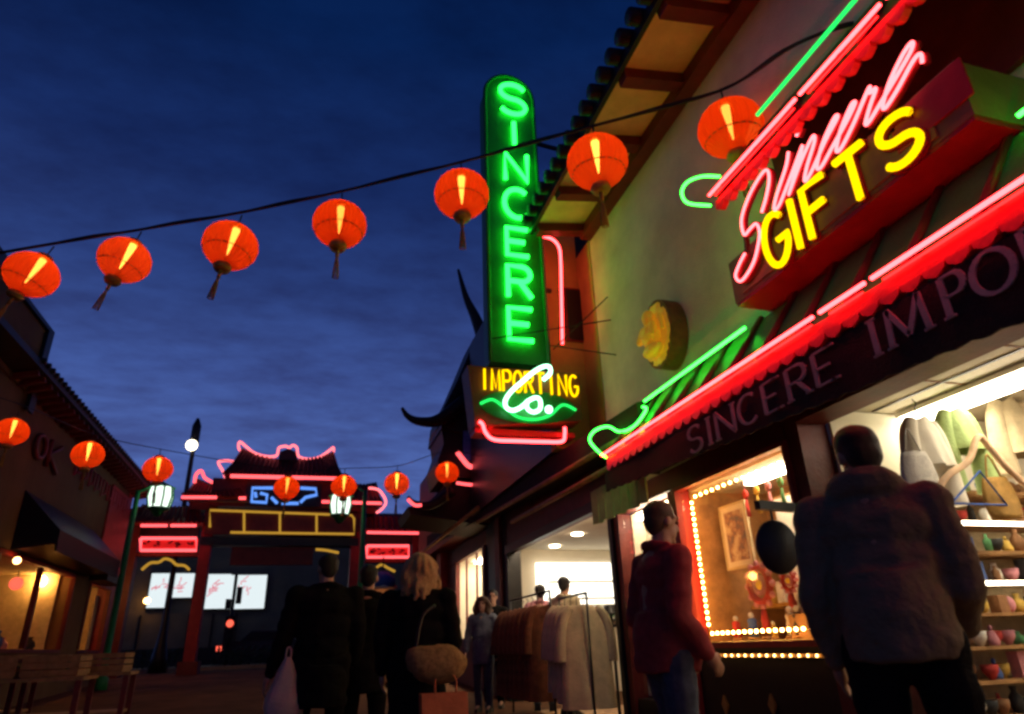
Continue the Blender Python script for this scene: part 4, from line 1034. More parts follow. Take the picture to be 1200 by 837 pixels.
# yellow neon rectangle
for seg_ in ([(246, 618), (246, 598), (412, 604), (415, 608), (415, 626), (270, 624)], [(286, 600), (286, 624)], [(328, 602), (328, 625)], [(371, 603), (371, 626)]):
    gtube(seg_, G_yelfar, .04, -.42)
for seg_ in ([(166, 668), (176, 660), (186, 659), (193, 655), (201, 657), (207, 662), (216, 663), (222, 668)], [(370, 644), (382, 645), (397, 648)], [(432, 670), (440, 666), (447, 662), (455, 666), (463, 670)]):
    gtube(seg_, G_yelfar, .045, -.3, True)
# blue neon characters
for seg_ in ([(320, 572), (296, 572), (295, 588), (312, 589), (313, 580), (305, 578)], [(318, 583), (325, 590)], [(330, 590), (350, 590)], [(352, 572), (370, 573), (371, 580), (358, 583), (352, 589)], [(299, 577), (300, 583)]):
    gtube(seg_, G_bluefar, .055, -.56, False, 'blue_neon_stroke')
# colourful lantern-like ornament at right bay
t = thing('festival_ornament', 'hanging ornament with blue cap and orange base in the right gate bay', 'ornament', gp(448, 690, -1))
MB().lathe([(0, .0), (.42, .05), (.40, .3), (.2, .5), (0, .55)], 16).build('blue_cap', M_blue, t, True)
MB().lathe([(.0, -.75), (.15, -.7), (.36, -.35), (.4, -.05), (.0, 0)], 16).build('orange_base', mat('orange_silk', (.6, .2, .05), .7, emit=(1, .3, .08), es=.18), t, True)
MB().tube([(.45, 0, .05), (0, -.45, .02), (-.45, 0, .05), (0, .45, .02), (.45, 0, .05)], .05).build('white_band', M_paper, t, True)
MB().tube([(0, 0, .55), (0, 0, 1.0)], .02).build('cord', M_wire, t)

# ---- green poles with cage lamps
def lamp_pole(px0, px1, lx, ly, label, lab2):
    b0_ = at(px0, 575, Y=19); x = (b0_.x+at(px1, 775, Y=19).x)/2 if px1 else b0_.x
    t = thing('lamp_post', label, 'lamp post', (x, 19, gz(19)), 0, 'green posts with caged lamps'); top = b0_.z-gz(19)
    L = at(lx, ly, Y=19); dx = L.x-x; zL = L.z-gz(19)
    MB().lathe([(.14, 0), (.14, .25), (.075, .3), (.06, top)], 14).build('post', M_pole, t, True)
    MB().tube(smooth_path([(0, 0, top-.05), (dx*.5, 0, top+.12), (dx, 0, zL+.42)]), .03, 8).build('arm', M_pole, t, True)
    MB().lathe([(0, .27), (.12, .30), (.30, .27), (.34, .24), (.0, .42)], 8, (dx, 0, zL)).build('cap', M_pole, t)
    MB().lathe([(0, -.26), (.24, -.26), (.29, .0), (.26, .25), (0, .25)], 8, (dx, 0, zL)).build('glass', G_cage, t); gl_ = t.children[-1]
    bar = MB().tube([(.25, 0, -.27), (.31, 0, 0), (.27, 0, .26)], .022, 6).mesh('cage_bar', M_pole, True)
    for k in range(8): inst('cage_bar', bar, gl_, (dx, 0, zL), (0, 0, 2*math.pi*(k+.5)/8))
    MB().lathe([(.0, -.50), (.08, -.48), (.16, -.36), (.26, -.3), (.26, -.265), (0, -.265)], 12, (dx, 0, zL)).build('drip_finial', M_pole, t, True)
    return t
lamp_pole(158, 128, 188, 583, 'green post with white caged lamp left of the gate', '')
lamp_pole(428, 0, 399, 592, 'green post with white caged lamp right of the gate', '')
# ---- tall street lamp beyond
b = at(184, 787, Y=26); tp = at(224, 490, Y=26); sl = thing('street_lamp', 'tall dark street lamp with one round white globe behind the gate', 'street lamp', (b.x, 26, gz(26)))
H = tp.z-gz(26); gx = at(223, 524, Y=26)
MB().lathe([(.28, 0), (.24, .5), (.16, .9), (.10, 1.4), (.075, H-1.3), (.10, H-1.2), (.16, H-.9), (.16, H-.3), (.05, H)], 14).build('pole', M_black, sl, True)
zG = gx.z-gz(26)
MB().ball((gx.x-b.x+.08, -.25, zG), .2, 14, 10).build('globe', G_lampw, sl, True); MB().bar((0, 0, zG+.1), (gx.x-b.x+.08, -.25, zG+.22), .05, .05).build('arm', M_black, sl)

# ============================================================ BEHIND THE GATE
fb = thing('far_building', 'grey building across the road behind the gate', 'building', (-2, 42, .6))
def Bf(mb, name, mt): return adopt(mb.build(name, mt), fb)
Bf(MB().box(-16, 9, 42.2, 50, 0, 8.4), 'wall', M_greywall)
Bf(MB().box(-16.3, 9.3, 41.7, 50.2, 8.4, 8.75), 'parapet', M_redwood)
Bf(MB().box(-16, 9, 41.9, 42.19, 0, 1.5), 'plinth', M_black)
for i in range(6):
    Bf(MB().box(-9.5+i*1.2, -9.42+i*1.2, 42.05, 42.19, 1.5, 3.2), 'wall_joint', M_black)
# light boxes
prs = [(178, 195, 672, 712), (201, 224, 672, 700), (236, 266, 673, 713), (271, 309, 674, 713)]
desc = ('narrow leftmost', 'short second', 'wide third', 'widest rightmost')
for i, (xa, xb, ya_, yb_) in enumerate(prs):
    a = at(xa, ya_, Y=41.8); b = at(xb, yb_, Y=41.8)
    t = thing('light_box', '%s of the white light boxes glowing on the far wall' % desc[i], 'sign', ((a.x+b.x)/2, 41.9, (a.z+b.z)/2), 0, 'white light boxes on the far wall')
    w2_, h2_ = (b.x-a.x)/2, (a.z-b.z)/2
    MB().box(-w2_-.06, w2_+.06, .02, .28, -h2_-.06, h2_+.06).build('casing', M_blackmetal, t); MB().box(-w2_, w2_, -.05, .019, -h2_, h2_).build('face', G_screen, t)
    for q in range(2 if i < 2 else 3):
        m = MB()
        cx, cz = rr.uniform(-w2_*.6, w2_*.6), rr.uniform(-h2_*.4, h2_*.6)
        for s_ in range(5):
            aa = (cx+rr.uniform(-.18, .18), cz+rr.uniform(-.18, .18)); m.bar((aa[0], -.06, aa[1]), (aa[0]+rr.choice([.25, 0]), -.06, aa[1]+rr.choice([.22, .01])), .02, .05)
        m.build('pink_character', glow('pink_print_%d%d' % (i, q), (1, .30, .38), .75, False), t)
# warm wall lamp left of the light boxes
c = at(172, 704, Y=41.5); t = thing('wall_lamp', 'small warm wall lamp left of the light boxes', 'lamp', c)
MB().ball((0, 0, 0), .16).build('globe', G_bulb, t, True); MB().bar((0, 0, .1), (0, .7, .1), .05, .05).build('arm', M_black, t)
# traffic signal
c = at(270, 731, Y=33); t = thing('traffic_signal', 'black traffic signal showing red beyond the gate', 'traffic light', (c.x, 33, .6))
h = c.z-.6
MB().tube([(0, 0, 0), (0, 0, h+2.0)], .07, 8).build('pole', M_black, t, True); MB().box(-.2, .2, -.2, .1, h-.75, h+.3).build('housing', M_black, t)
MB().ball((0, -.22, h), (.15, .05, .15), 12, 8).build('red_lens', G_redlight, t, True)
for k in (1, 2): MB().ball((0, -.2, h-.28*k), (.1, .03, .1), 10, 6).build('dark_lens', M_blackmetal, t, True)
MB().box(-.3, -.08, -.1, .1, h+.6, h+1.0).build('walk_signal', M_black, t); MB().box(.1, .32, -.05, .05, h+.8, h+1.5).build('street_sign', M_black, t)
# parked car seen from behind
c = at(312, 752, Y=36); car = thing('parked_car', 'dark car with one red tail light on the road beyond the gate', 'car', (c.x+.1, 36, .64))
prof = [(-2.1, .35), (-2.15, .8), (-1.9, .95), (-1.2, 1.0), (-.75, 1.42), (.6, 1.42), (1.3, .95), (2.05, .85), (2.15, .4)]
M_car = mat('dark_car_paint', (.04, .02, .02), .25, .1, 3, 0)
MB().prism([(a, b) for a, b in prof], 1, -.85, .85).build('body', M_car, car)
MB().prism([(-1.1, 1.0), (-.72, 1.36), (.55, 1.36), (1.1, 1.0)], 1, -.86, -.851).build('side_window', M_blackmetal, car)
wh = MB().prism([(.33*math.cos(k*math.pi/10), .33*math.sin(k*math.pi/10)) for k in range(20)], 1, -.1, .1).mesh('wheel', M_black)
for x in (-1.35, 1.35):
    for y in (-.8, .8): inst('wheel', wh, car, (x, y, .33))
MB().box(-2.17, -1.95, -.87, -.6, .62, .82).build('tail_light', G_redlight, car)
# low hedge band
rr = random.Random(2)
for i, x0_ in enumerate((-9.5, -3.2)):
    m = MB()
    for q in range(900):
        p = Vector((x0_+rr.uniform(0, 5.6), 30+rr.uniform(-.35, .35), .6+rr.uniform(0, .75))); s_ = rr.uniform(.05, .1)
        a = Vector((rr.uniform(-1, 1), rr.uniform(-1, 1), rr.uniform(-1, 1))).normalized(); b_ = a.orthogonal().normalized()
        m.add([p-a*s_, p+b_*s_*.5, p+a*s_, p-b_*s_*.5], [(0, 1, 2, 3)])
    o = m.build('low_hedge', mat('hedge_leaf_%d' % i, (.03, .05, .02), .7, .3, 8, 0)); tag(o, ('left clipped dark hedge', 'right clipped dark hedge')[i]+' beyond the gate', 'hedge')
# side building closing the street at the right of the gate
rb = thing('rear_right_building', 'dark low building beyond the horned roofs at the right of the gate', 'building', (6, 24, 0))
adopt(MB().box(4.6, 12, 20.2, 30, .3, 4.6).build('wall', M_redwood), rb); adopt(MB().box(4.3, 12, 20.1, 30.2, 4.6, 4.9).build('roof', M_tiledark), rb)

# ============================================================ LEFT BUILDING
LXW = -5.0
lb = thing('left_building', 'dark brown building with tiled eave and red relief lettering on the left', 'building', (-6, 15, 0))
def Bl(mb, name, mt, smooth=False): return adopt(mb.build(name, mt, None, smooth), lb)
Bl(MB().box(LXW-.3, LXW, 4, 13.5, 0, 5.4), 'wall', M_brownwall)
Bl(MB().box(LXW-.3, LXW, 13.5, 21.6, 2.82, 5.4), 'wall', M_brownwall)
Bl(MB().box(LXW-.3, LXW, 13.5, 21.6, 0, 1.25), 'wall', M_brownwall)
Bl(MB().box(LXW-.3, LXW, 17.95, 19.2, 1.25, 2.82), 'wall', M_brownwall)
Bl(MB().box(LXW-.3, LXW+.01, 21.2, 21.62, 0, 5.4), 'corner_wall', M_redmid)
Bl(MB().box(LXW+.002, LXW+.05, 19.3, 21.2, 3.0, 5.2), 'red_panel', M_redmid)
Bl(MB().box(-12, LXW-.3, 21.3, 21.6, 0, 5.4), 'end_wall', M_brownwall)
# eave and roof
Bl(MB().add([(-4.55, 4, 5.55), (-5.4, 4, 5.38), (-5.4, 22.2, 5.38), (-4.55, 22.2, 5.55), (-4.55, 4, 5.66), (-9, 4, 6.1), (-9, 22.2, 6.1), (-4.55, 22.2, 5.66)], [(0, 1, 2, 3), (4, 7, 6, 5), (0, 3, 7, 4), (0, 4, 5, 1), (3, 2, 6, 7)]), 'roof', M_tiledark)
raf = MB().bar((-4.6, 0, 5.50), (-5.0, 0, 5.40), .10, .09).mesh('rafter_end', M_redwood)
tl_ = MB().tube([(-4.50, 0, 5.68), (-5.6, 0, 5.80)], .055, 6).mesh('roof_tile', M_tiledark, True)
for i in range(30): adopt(inst('rafter_end', raf, None, (0, 12.2+i*.34, 0)), lb)
for i in range(45): adopt(inst('roof_tile', tl_, None, (0, 12.1+i*.225, 0)), lb)
a = at(58, 392, X=-4.95); b = at(55, 482, X=-4.95)
Bl(MB().box(-7, -4.95, 8, a.y, b.z, a.z), 'roof_box', M_brownwall)
Bl(MB().box(-4.94, -4.88, a.y-.22, a.y+.03, b.z-.3, a.z+.06), 'box_trim', M_blackmetal); Bl(MB().box(-4.94, -4.88, 8, a.y-.23, a.z-.02, a.z+.06), 'box_trim', M_blackmetal)
Bl(MB().box(-4.94, -4.9, 8, a.y-.23, b.z+.25, b.z+.33), 'box_trim', M_blackmetal)
Bl(MB().prism([(8, a.z+.07), (12.2, a.z+.07), (11.2, a.z+.38), (8, a.z+.38)], 0, -7, -5.0), 'stepped_gable', M_black)
# red relief letters
for ch, x0_, x1_, y0_, y1_ in (('O', 40, 52, 506, 532), ('K', 54, 68, 514, 546)):
    a = at(x0_, y1_, X=-4.93); b = at(x1_, y1_+6, X=-4.93); tz = at((x0_+x1_)/2, y0_, X=-4.93).z
    f = lambda u, v, a=a, b=b, tz=tz: Vector((-4.95, a.y+(b.y-a.y)*u, a.z+(tz-a.z)*v))
    adopt(letter_obj(ch, f, .045, M_redwood, None, 'relief_letter'), lb)
# frieze of red fretwork beyond the letters
for i in range(9):
    y = 16.2+i*.55; Bl(MB().tube([(-4.96, y, 4.7), (-4.96, y, 5.1), (-4.96, y+.3, 5.1), (-4.96, y+.3, 4.8), (-4.96, y+.15, 4.8)], .03, 5), 'fretwork', M_redmid)
# black awning
aw = thing('black_awning', 'black box awning over the left shop window', 'awning', (-4.8, 16, 3))
adopt(MB().add([(LXW, 14.0, 3.9), (LXW, 18.6, 3.9), (-4.3, 18.6, 3.2), (-4.3, 14.0, 3.2), (LXW, 14.0, 2.85), (LXW, 18.6, 2.85), (-4.3, 18.6, 2.95), (-4.3, 14.0, 2.95)], [(0, 1, 2, 3), (3, 2, 6, 7), (0, 3, 7, 4), (1, 5, 6, 2), (4, 7, 6, 5)]).build('canvas', M_black), aw)
adopt(MB().box(-4.32, -4.29, 14.0, 18.6, 2.82, 2.97).build('valance', M_black), aw)
tag(MB().add([(LXW+.01, 19.0, 3.7), (LXW+.01, 20.6, 3.7), (-4.6, 20.6, 3.0), (-4.6, 19.0, 3.0), (LXW+.01, 19.0, 2.8), (LXW+.01, 20.6, 2.8), (-4.6, 20.6, 2.8), (-4.6, 19.0, 2.8)], [(0, 1, 2, 3), (3, 2, 6, 7), (0, 3, 7, 4), (1, 5, 6, 2), (4, 7, 6, 5)]).build('black_awning', M_black), 'smaller black awning over the far left window', 'awning')
def left_window(y0, y1, label, seed):
    t = thing('shop_window', label, 'shop window', (LXW, (y0+y1)/2, 1.25), 0, 'warm lit windows of the left building'); hl = (y1-y0)/2
    for bx, nm, mt in (((-2.2, -2.17, -hl, hl, 0, 1.57), 'back_wall', M_wood), ((-2.17, -.3, -hl-.02, -hl, 0, 1.57), 'side_wall', M_creamc), ((-2.17, -.3, hl, hl+.02, 0, 1.57), 'side_wall', M_creamc), ((-2.17, -.3, -hl, hl, 1.57, 1.6), 'ceiling', M_creamc), ((-2.17, -.3, -hl, hl, -.03, 0), 'floor', M_wood), ((-.28, .03, -hl, hl, -.05, 0.01), 'sill', M_redwood), ((-.1, .03, -hl, hl, 1.5, 1.57), 'header', M_redmid)):
        MB().box(*bx).build(nm, mt, t)
    n = max(1, int((y1-y0)/2.0))
    for i in range(n+1):
        MB().box(-.06, .04, -hl+2*hl*i/n-.04, -hl+2*hl*i/n+.04, .02, 1.49).build('mullion', M_redwood, t)
    MB().box(-.03, -.024, -hl, hl, .02, 1.49).build('pane', M_glass, t)
    return t
left_window(13.55, 17.9, 'wide warm lit window under the black box awning', 1)
left_window(19.2, 21.15, 'narrow warm lit window next to the green post', 2)
def bulb_at(px, py, X_, r, mt, label):
    p = at(px, py, X=X_); t = thing('hanging_bulb', label, 'lamp', p, 0, 'lamps in the left shop windows')
    MB().ball((0, 0, 0), r, 12, 8).build('globe', mt, t, True); MB().tube([(0, 0, r), (0, 0, r+.12)], .01, 5).build('cord', M_wire, t)
bulb_at(48, 681, -5.6, .12, G_bulbhot, 'big warm globe lamp in the middle of the wide left window')
bulb_at(67, 690, -5.7, .10, G_bulbhot, 'smaller warm globe right of the big one in the wide left window')
bulb_at(113, 684, -5.6, .11, G_bulbhot, 'warm globe in the narrow left window')
bulb_at(20, 657, -4.85, .06, G_bulb, 'small pale lamp outside at the top left of the wide window')
bulb_at(19, 684, -5.3, .12, G_redlight, 'round red lamp at the left side of the wide window')
for px, lab in ((82, 'pale curtain at the right end of the wide left window'), (117, 'pale curtain at the right end of the narrow left window')):
    p = at(px, 700, X=-5.25); m = MB(); n = 24; vs = [(-.02+.04*math.sin(i*1.6), -.35+.7*i/n, z) for i in range(n+1) for z in (0, 1.3)]
    m.add(vs, [(2*i, 2*i+1, 2*i+3, 2*i+2) for i in range(n)]); o = m.build('curtain', M_creamc, None, True, (p.x, p.y, 1.3)); tag(o, lab, 'curtain')
rr = random.Random(4)
for i in range(8):
    y = 13.9+i*.5; c = (1, 0, 6, 4, 2, 3, 5, 7)[i]; h = rr.uniform(.2, .5)
    o = MB().lathe([(.08, 0), (.12, h*.3), (.1, h*.6), (.04, h*.8), (.06, h)], 10).build('vase', GOODS[c], None, True, (-5.6+rr.uniform(-.2, .2), y, 1.26)); tag(o, '%s vase on the wide left window floor, number %d from the near end' % (cols[c], i+1), 'vase', 'vases in the wide left window'); rows_c = [] if i == 0 else rows_c; rows_c.append((o, cols[c]+' vase'))
neighbour_labels(rows_c, 'the wide left window', ('near end', 'far end'))
# sidewalk tables and crates in front of the left shop
def table(x, y, rz, label):
    t = thing('display_table', label, 'table', (x, y, gz(y)), rz, 'wooden tables in front of the left shop')
    MB().box(-.75, .75, -.35, .35, .70, .74).build('tabletop', M_wood, t); MB().box(-.7, .7, -.31, .31, .25, .28).build('lower_shelf', M_wood, t)
    for sx_ in (-.7, .7):
        for sy_ in (-.3, .3): MB().box(sx_-.03, sx_+.03, sy_-.03, sy_+.03, 0, .7).build('leg', M_redwood, t)
def crate(x, y, z, rz, label, w_=.3):
    t = thing('wooden_crate', label, 'crate', (x, y, z), rz, 'crates on the left tables')
    for k in range(3):
        z0 = .02+k*.075
        MB().box(-w_, w_, -.2, -.185, z0, z0+.06).build('slat', M_wood, t); MB().box(-w_, w_, .185, .2, z0, z0+.06).build('slat', M_wood, t)
        MB().box(-w_-.015, -w_, -.2, .2, z0, z0+.06).build('slat', M_wood, t); MB().box(w_, w_+.015, -.2, .2, z0, z0+.06).build('slat', M_wood, t)
    MB().box(-w_, w_, -.185, .185, .0, .02).build('bottom', M_wood, t)
p = [at(30, 800, Z=.72), at(85, 800, Z=.72)]
TY = 10.2
for i, (px, lab) in enumerate(((25, 'left wooden table near the lower left corner'), (82, 'right wooden table near the lower left corner'), (-35, 'wooden table at the very left edge'))):
    c = at(px, 795, Y=TY+.7*i); table(c.x, TY+.7*i, .05*i, lab)
    crate(c.x-.35, TY+.7*i, gz(TY+.7*i)+.741, .05, 'left slatted crate on the '+lab.replace('wooden ', '')); crate(c.x+.35, TY+.7*i, gz(TY+.7*i)+.741, -.08, 'right slatted crate on the '+lab.replace('wooden ', ''))

# ============================================================ PEOPLE
def bake(mb, name, mt, parent, voxel=.014, smooth_it=3, foldamp=0, seed=0):
    me = mb.mesh(name, mt, True); tmp = bpy.data.objects.new(name, me); COL.objects.link(tmp)
    r = tmp.modifiers.new('r', 'REMESH'); r.mode = 'VOXEL'; r.voxel_size = voxel; r.use_smooth_shade = True
    s = tmp.modifiers.new('s', 'SMOOTH'); s.iterations = smooth_it; s.factor = .5
    dg = bpy.context.evaluated_depsgraph_get(); me2 = bpy.data.meshes.new_from_object(tmp.evaluated_get(dg))
    bpy.data.objects.remove(tmp); me2.name = name
    if not me2.materials: me2.materials.append(mt)
    if foldamp:
        me2.update(); nrm = [v.normal.copy() for v in me2.vertices]
        for v, n_ in zip(me2.vertices, nrm):
            c = v.co; q = noise.noise(Vector((c.x*5+seed, c.y*5, c.z*11)))+.6*noise.noise(Vector((c.x*12, c.y*12+seed, c.z*22)))
            v.co = c+n_*q*foldamp
    me2.polygons.foreach_set('use_smooth', [True]*len(me2.polygons))
    o = bpy.data.objects.new(name, me2); COL.objects.link(o); o.parent = parent; return o
def person(label, loc, rz, H=1.75, pose=None, skin=M_skin, hair=M_hairb, top=M_blackcloth, bot=M_blackcloth, hairstyle='short', build=1.0, vox=.014, coat=.86, collar=.026, group=None):
    """+Y is forward. pose: lean (fwd), head (yaw,pitch), eL/wL eR/wR joints (metres at 1.75 m), stride"""
    P = dict(lean=0, yaw=0, pitch=0, eL=(-.27, -.02, 1.14), wL=(-.28, .08, .90), eR=(.27, -.02, 1.14), wR=(.28, .08, .90), stride=.05); P.update(pose or {})
    t = thing('person', label, 'person', loc, rz, group); k = H/1.75; t.scale = (k, k, k)
    bw = build
    def lean(p):
        p = Vector(p); d = max(0, p.z-.95); return Vector((p.x, p.y+P['lean']*d*1.0, p.z-abs(P['lean'])*d*.12))
    sh = [lean((-.185*bw, 0, 1.42)), lean((.185*bw, 0, 1.42))]
    e = [lean(P['eL']), lean(P['eR'])]; w_ = [lean(P['wL']), lean(P['wR'])]
    hipz = .92; hp = [Vector((-.095*bw, 0, hipz)), Vector((.095*bw, 0, hipz))]
    kn = [Vector((-.105*bw, P['stride']*.9+.02, .49)), Vector((.105*bw, -P['stride']*.3+.02, .49))]
    an = [Vector((-.11*bw, P['stride'], .09)), Vector((.11*bw, -P['stride']*1.3, .09))]
    hc = lean((0, .025, 1.635)); neck = lean((0, -.005, 1.48))
    Rh = Matrix.Rotation(P['yaw'], 3, 'Z') @ Matrix.Rotation(P['pitch'], 3, 'X')
    b = MB()
    def hd(p): return hc+Rh @ Vector(p)
    b.cap(neck-Vector((0, 0, .06)), hc-Vector((0, .01, .05)), .062, .055)
    b.ball(hc+Rh@Vector((0, -.012, .025)), (.075, .092, .095), 14, 10, Rh)
    b.ball(hd((0, .028, -.045)), (.055, .062, .068), 12, 8, Rh)
    b.cap(hd((0, .088, .018)), hd((0, .104, -.022)), .011, .016, 6)
    b.cap(hd((-.02, .082, -.056)), hd((.02, .082, -.056)), .010, .010, 6)
    b.ball(hd((0, .075, -.093)), .02); b.ball(hd((0, .078, .038)), (.06, .022, .012), 8, 6, Rh)
    for s in (-1, 1): b.ball(hd((s*.076, -.012, -.005)), (.012, .022, .034), 8, 6, Rh)
    for i in (0, 1):
        b.cap(sh[i], e[i], .052, .042); b.cap(e[i], w_[i], .042, .028)
        s = -1 if i == 0 else 1
        d = (w_[i]-e[i]).normalized(); side = Vector((s, 0, 0)); side = (side-d*side.dot(d)).normalized(); fw = d.cross(side).normalized()
        if fw.y < 0: fw = -fw
        pc_ = w_[i]+d*.055; b.ball(w_[i]+d*.045, (.026, .036, .05), 10, 8, Matrix((side, fw, -d)).transposed())
        for q, (off, ln) in enumerate(((.028, .068), (.010, .077), (-.009, .072), (-.026, .056))):
            r0_ = w_[i]+d*.085+fw*off; r1_ = r0_+d*ln*.55-side*.008; r2_ = r1_+d*ln*.4-side*.026
            b.cap(r0_, r1_, .0098, .009, 7); b.cap(r1_, r2_, .009, .0078, 7)
        th = w_[i]+d*.03+fw*.03; b.cap(th, th+fw*.022+d*.035-side*.008, .012, .010, 7); b.cap(th+fw*.022+d*.035-side*.008, th+fw*.024+d*.06-side*.02, .010, .0085, 7)
    b.cap(lean((0, 0, 1.38)), (0, 0, 1.0), .12, .12); b.cap(sh[0], sh[1], .06, .06)
    for i in (0, 1): b.cap(hp[i], kn[i], .08, .055); b.cap(kn[i], an[i], .052, .036); b.cap(an[i], an[i]+Vector((0, .12, -.045)), .035, .03)
    b.ball((0, 0, .95), (.14*bw, .1, .12))
    bake(b, 'body', skin, t, .0085 if vox < .012 else .0095, 2)
    # eyes
    for s in (-1, 1): MB().ball(hd((s*.03, .082, .012)), .0105, 8, 6).build('eye', M_black, t, True)
    # jacket
    j = MB()
    j.ball(lean((0, 0, 1.34)), (.2*bw, .135*bw, .14)); j.ball(lean((0, .01, 1.18)), (.185*bw, .14*bw, .2)); j.ball((0, .005, 1.02), (.178*bw, .138*bw, .16))
    j.lathe([(.17*bw, coat), (.178*bw, coat+.05), (.17*bw, coat+.2), (.15*bw, coat+.3)], 20, (0, 0, 0))
    j.cap(sh[0], sh[1], .075, .075); j.cap(lean((-.1, -.01, 1.47)), lean((.1, -.01, 1.47)), .05, .05)
    for i in (0, 1): j.cap(sh[i], e[i], .078*bw**.5, .066*bw**.5); j.cap(e[i], w_[i]-(w_[i]-e[i]).normalized()*.02, .066*bw**.5, .05)
    if collar:
        c_ = lean((0, -.01, 1.49)); j.tube([c_+Vector((.085*math.cos(a*math.pi/8), .075*math.sin(a*math.pi/8), .02*math.sin(a*math.pi/8+3.14))) for a in range(17)], collar, 8)
    bake(j, 'jacket', top, t, vox, 4, .012, hash(label) % 7)
    # trousers
    q = MB()
    q.ball((0, 0, .93), (.165*bw, .12*bw, .12))
    for i in (0, 1): q.cap(hp[i], kn[i], .098*bw, .073); q.cap(kn[i], an[i]+Vector((0, 0, .0)), .07, .058)
    bake(q, 'trousers', bot, t, vox, 3, .008, 3)
    for i in (0, 1):
        a = an[i]; MB().add([(a.x-.045, a.y-.09, 0), (a.x+.045, a.y-.09, 0), (a.x+.05, a.y+.1, 0), (a.x+.02, a.y+.19, 0), (a.x-.02, a.y+.19, 0), (a.x-.05, a.y+.1, 0), (a.x-.035, a.y-.08, .1), (a.x+.035, a.y-.08, .1), (a.x+.04, a.y+.05, .09), (a.x+.018, a.y+.17, .045), (a.x-.018, a.y+.17, .045), (a.x-.04, a.y+.05, .09)],
              [(5, 4, 3, 2, 1, 0), (6, 7, 8, 9, 10, 11), (0, 1, 7, 6), (1, 2, 8, 7), (2, 3, 9, 8), (3, 4, 10, 9), (4, 5, 11, 10), (5, 0, 6, 11)]).build('shoe', M_black, t)
    # hair
    hr = MB()
    hr.ball(hd((0, -.022, .045)), (.084, .094, .088), 14, 10, Rh); hr.ball(hd((0, -.05, -.0)), (.075, .062, .085), 12, 8, Rh)
    if hairstyle == 'long':
        hr.ball(hd((0, -.06, -.06)), (.13, .09, .16), 12, 8, Rh); hr.ball(hd((0, -.02, .06)), (.105, .11, .09), 12, 8, Rh)
        for s in (-1, 1):
            hr.cap(hd((s*.075, -.01, .02)), hd((s*.105, -.01, -.14)), .035, .045); hr.cap(hd((s*.105, -.01, -.14)), hd((s*.11, -.01, -.25)), .045, .03)
        hr.cap(hd((0, -.07, -.1)), hd((0, -.08, -.26)), .085, .06)
    if hairstyle == 'long':
        r5 = random.Random(8)
        for q_ in range(26):
            a = R_(r5.uniform(150, 390)); ro = r5.uniform(.095, .12); L_ = r5.uniform(.22, .40)
            p_ = [hd((ro*.55*math.cos(a), ro*.7*math.sin(a)-.01, .11))]
            for k_ in range(1, 7):
                f_ = k_/6; wv = .016*math.sin(f_*9+q_*1.7)
                p_.append(hd((ro*(1+.35*f_)*math.cos(a)+wv, ro*(1+.15*f_)*math.sin(a)-.02+wv, .08-L_*f_)))
            hr.tube(smooth_path(p_, 3), [.024-.0006*i for i in range(19)], 6)
    bake(hr, 'hair', hair, t, .009 if hairstyle == 'long' else .011, 1 if hairstyle == 'long' else 2, .008, 5)
    return t
# man in red jacket, side view, looking into the window
person('man in dark red jacket and blue jeans looking into the bulb lit window', (1.84, 3.42, 0), R_(-88), 1.73,
       dict(lean=.06, yaw=.1, pitch=-.15, eR=(.22, -.05, 1.14), wR=(.18, .13, .95), eL=(-.22, -.05, 1.14), wL=(-.16, .13, .95), stride=.1), M_skin2, M_hairbr, M_redcloth, M_denim, 'short', .98, .012, .86)
# large man at the right seen from behind
person('large man in grey brown jacket seen from behind at the open shop front', (2.09, 2.12, 0), R_(-48), 1.80,
       dict(lean=.10, yaw=.5, pitch=-.15, eL=(-.25, .0, 1.12), wL=(-.24, .12, .88), eR=(.24, .04, 1.13), wR=(.20, .24, .98), stride=.04), M_skin2, M_hairb, M_greycloth, M_blackcloth, 'short', 1.08, .012, .88, .062)
# dark pair in the middle
person('tall person in a long black coat carrying a white plastic bag', (.18, 6.14, 0), R_(8), 1.78, dict(eL=(-.30, 0, 1.12), wL=(-.38, .06, .84), eR=(.28, 0, 1.14), yaw=.2), M_skin, M_hairb, M_blackcloth, M_blackcloth, 'short', 1.25, .014, .6)
person('second dark clad person close beside the one with the plastic bag', (.55, 6.4, 0), R_(-10), 1.72, {}, M_skin, M_hairb, M_blackcloth, M_blackcloth, 'short', 1.15, .014, .7)
person('woman with long blonde hair and black coat beside the dark pair', (.82, 5.25, 0), R_(-20), 1.66, dict(eR=(.27, .05, 1.12), wR=(.26, .25, 1.02), yaw=.5), M_skin, M_hairbl, M_blackcloth, M_blackcloth, 'long', 1.2, .013, .55)
# bag
p = at(338, 770, Y=6.05); t = thing('plastic_bag', 'crumpled white plastic bag hanging from the hand of the black coated person', 'bag', p)
m = MB(); n = 20; rows_ = 12; vs = []; fs = []
for j in range(rows_+1):
    v = j/rows_; r_ = .02+.17*(v**.9) if v < .85 else .15
    for i in range(n):
        a = 2*math.pi*i/n; cr_ = 1+.14*noise.noise(Vector((math.cos(a)*2, math.sin(a)*2, v*4)))+.08*math.sin(a*6+v*5)*(1-v)
        vs.append((r_*math.cos(a)*cr_, r_*.6*math.sin(a)*cr_, -.42*v))
for j in range(rows_):
    for i in range(n): fs.append((j*n+i, j*n+(i+1) % n, (j+1)*n+(i+1) % n, (j+1)*n+i))
fs.append(tuple(rows_*n+i for i in range(n))); m.add(vs, fs); m.build('bag_body', M_plastic, t, True)
MB().tube(smooth_path([(-.02, 0, -.02), (-.015, 0, .06), (.015, 0, .06), (.02, 0, -.02)]), .008, 6).build('handle', M_plastic, t, True)
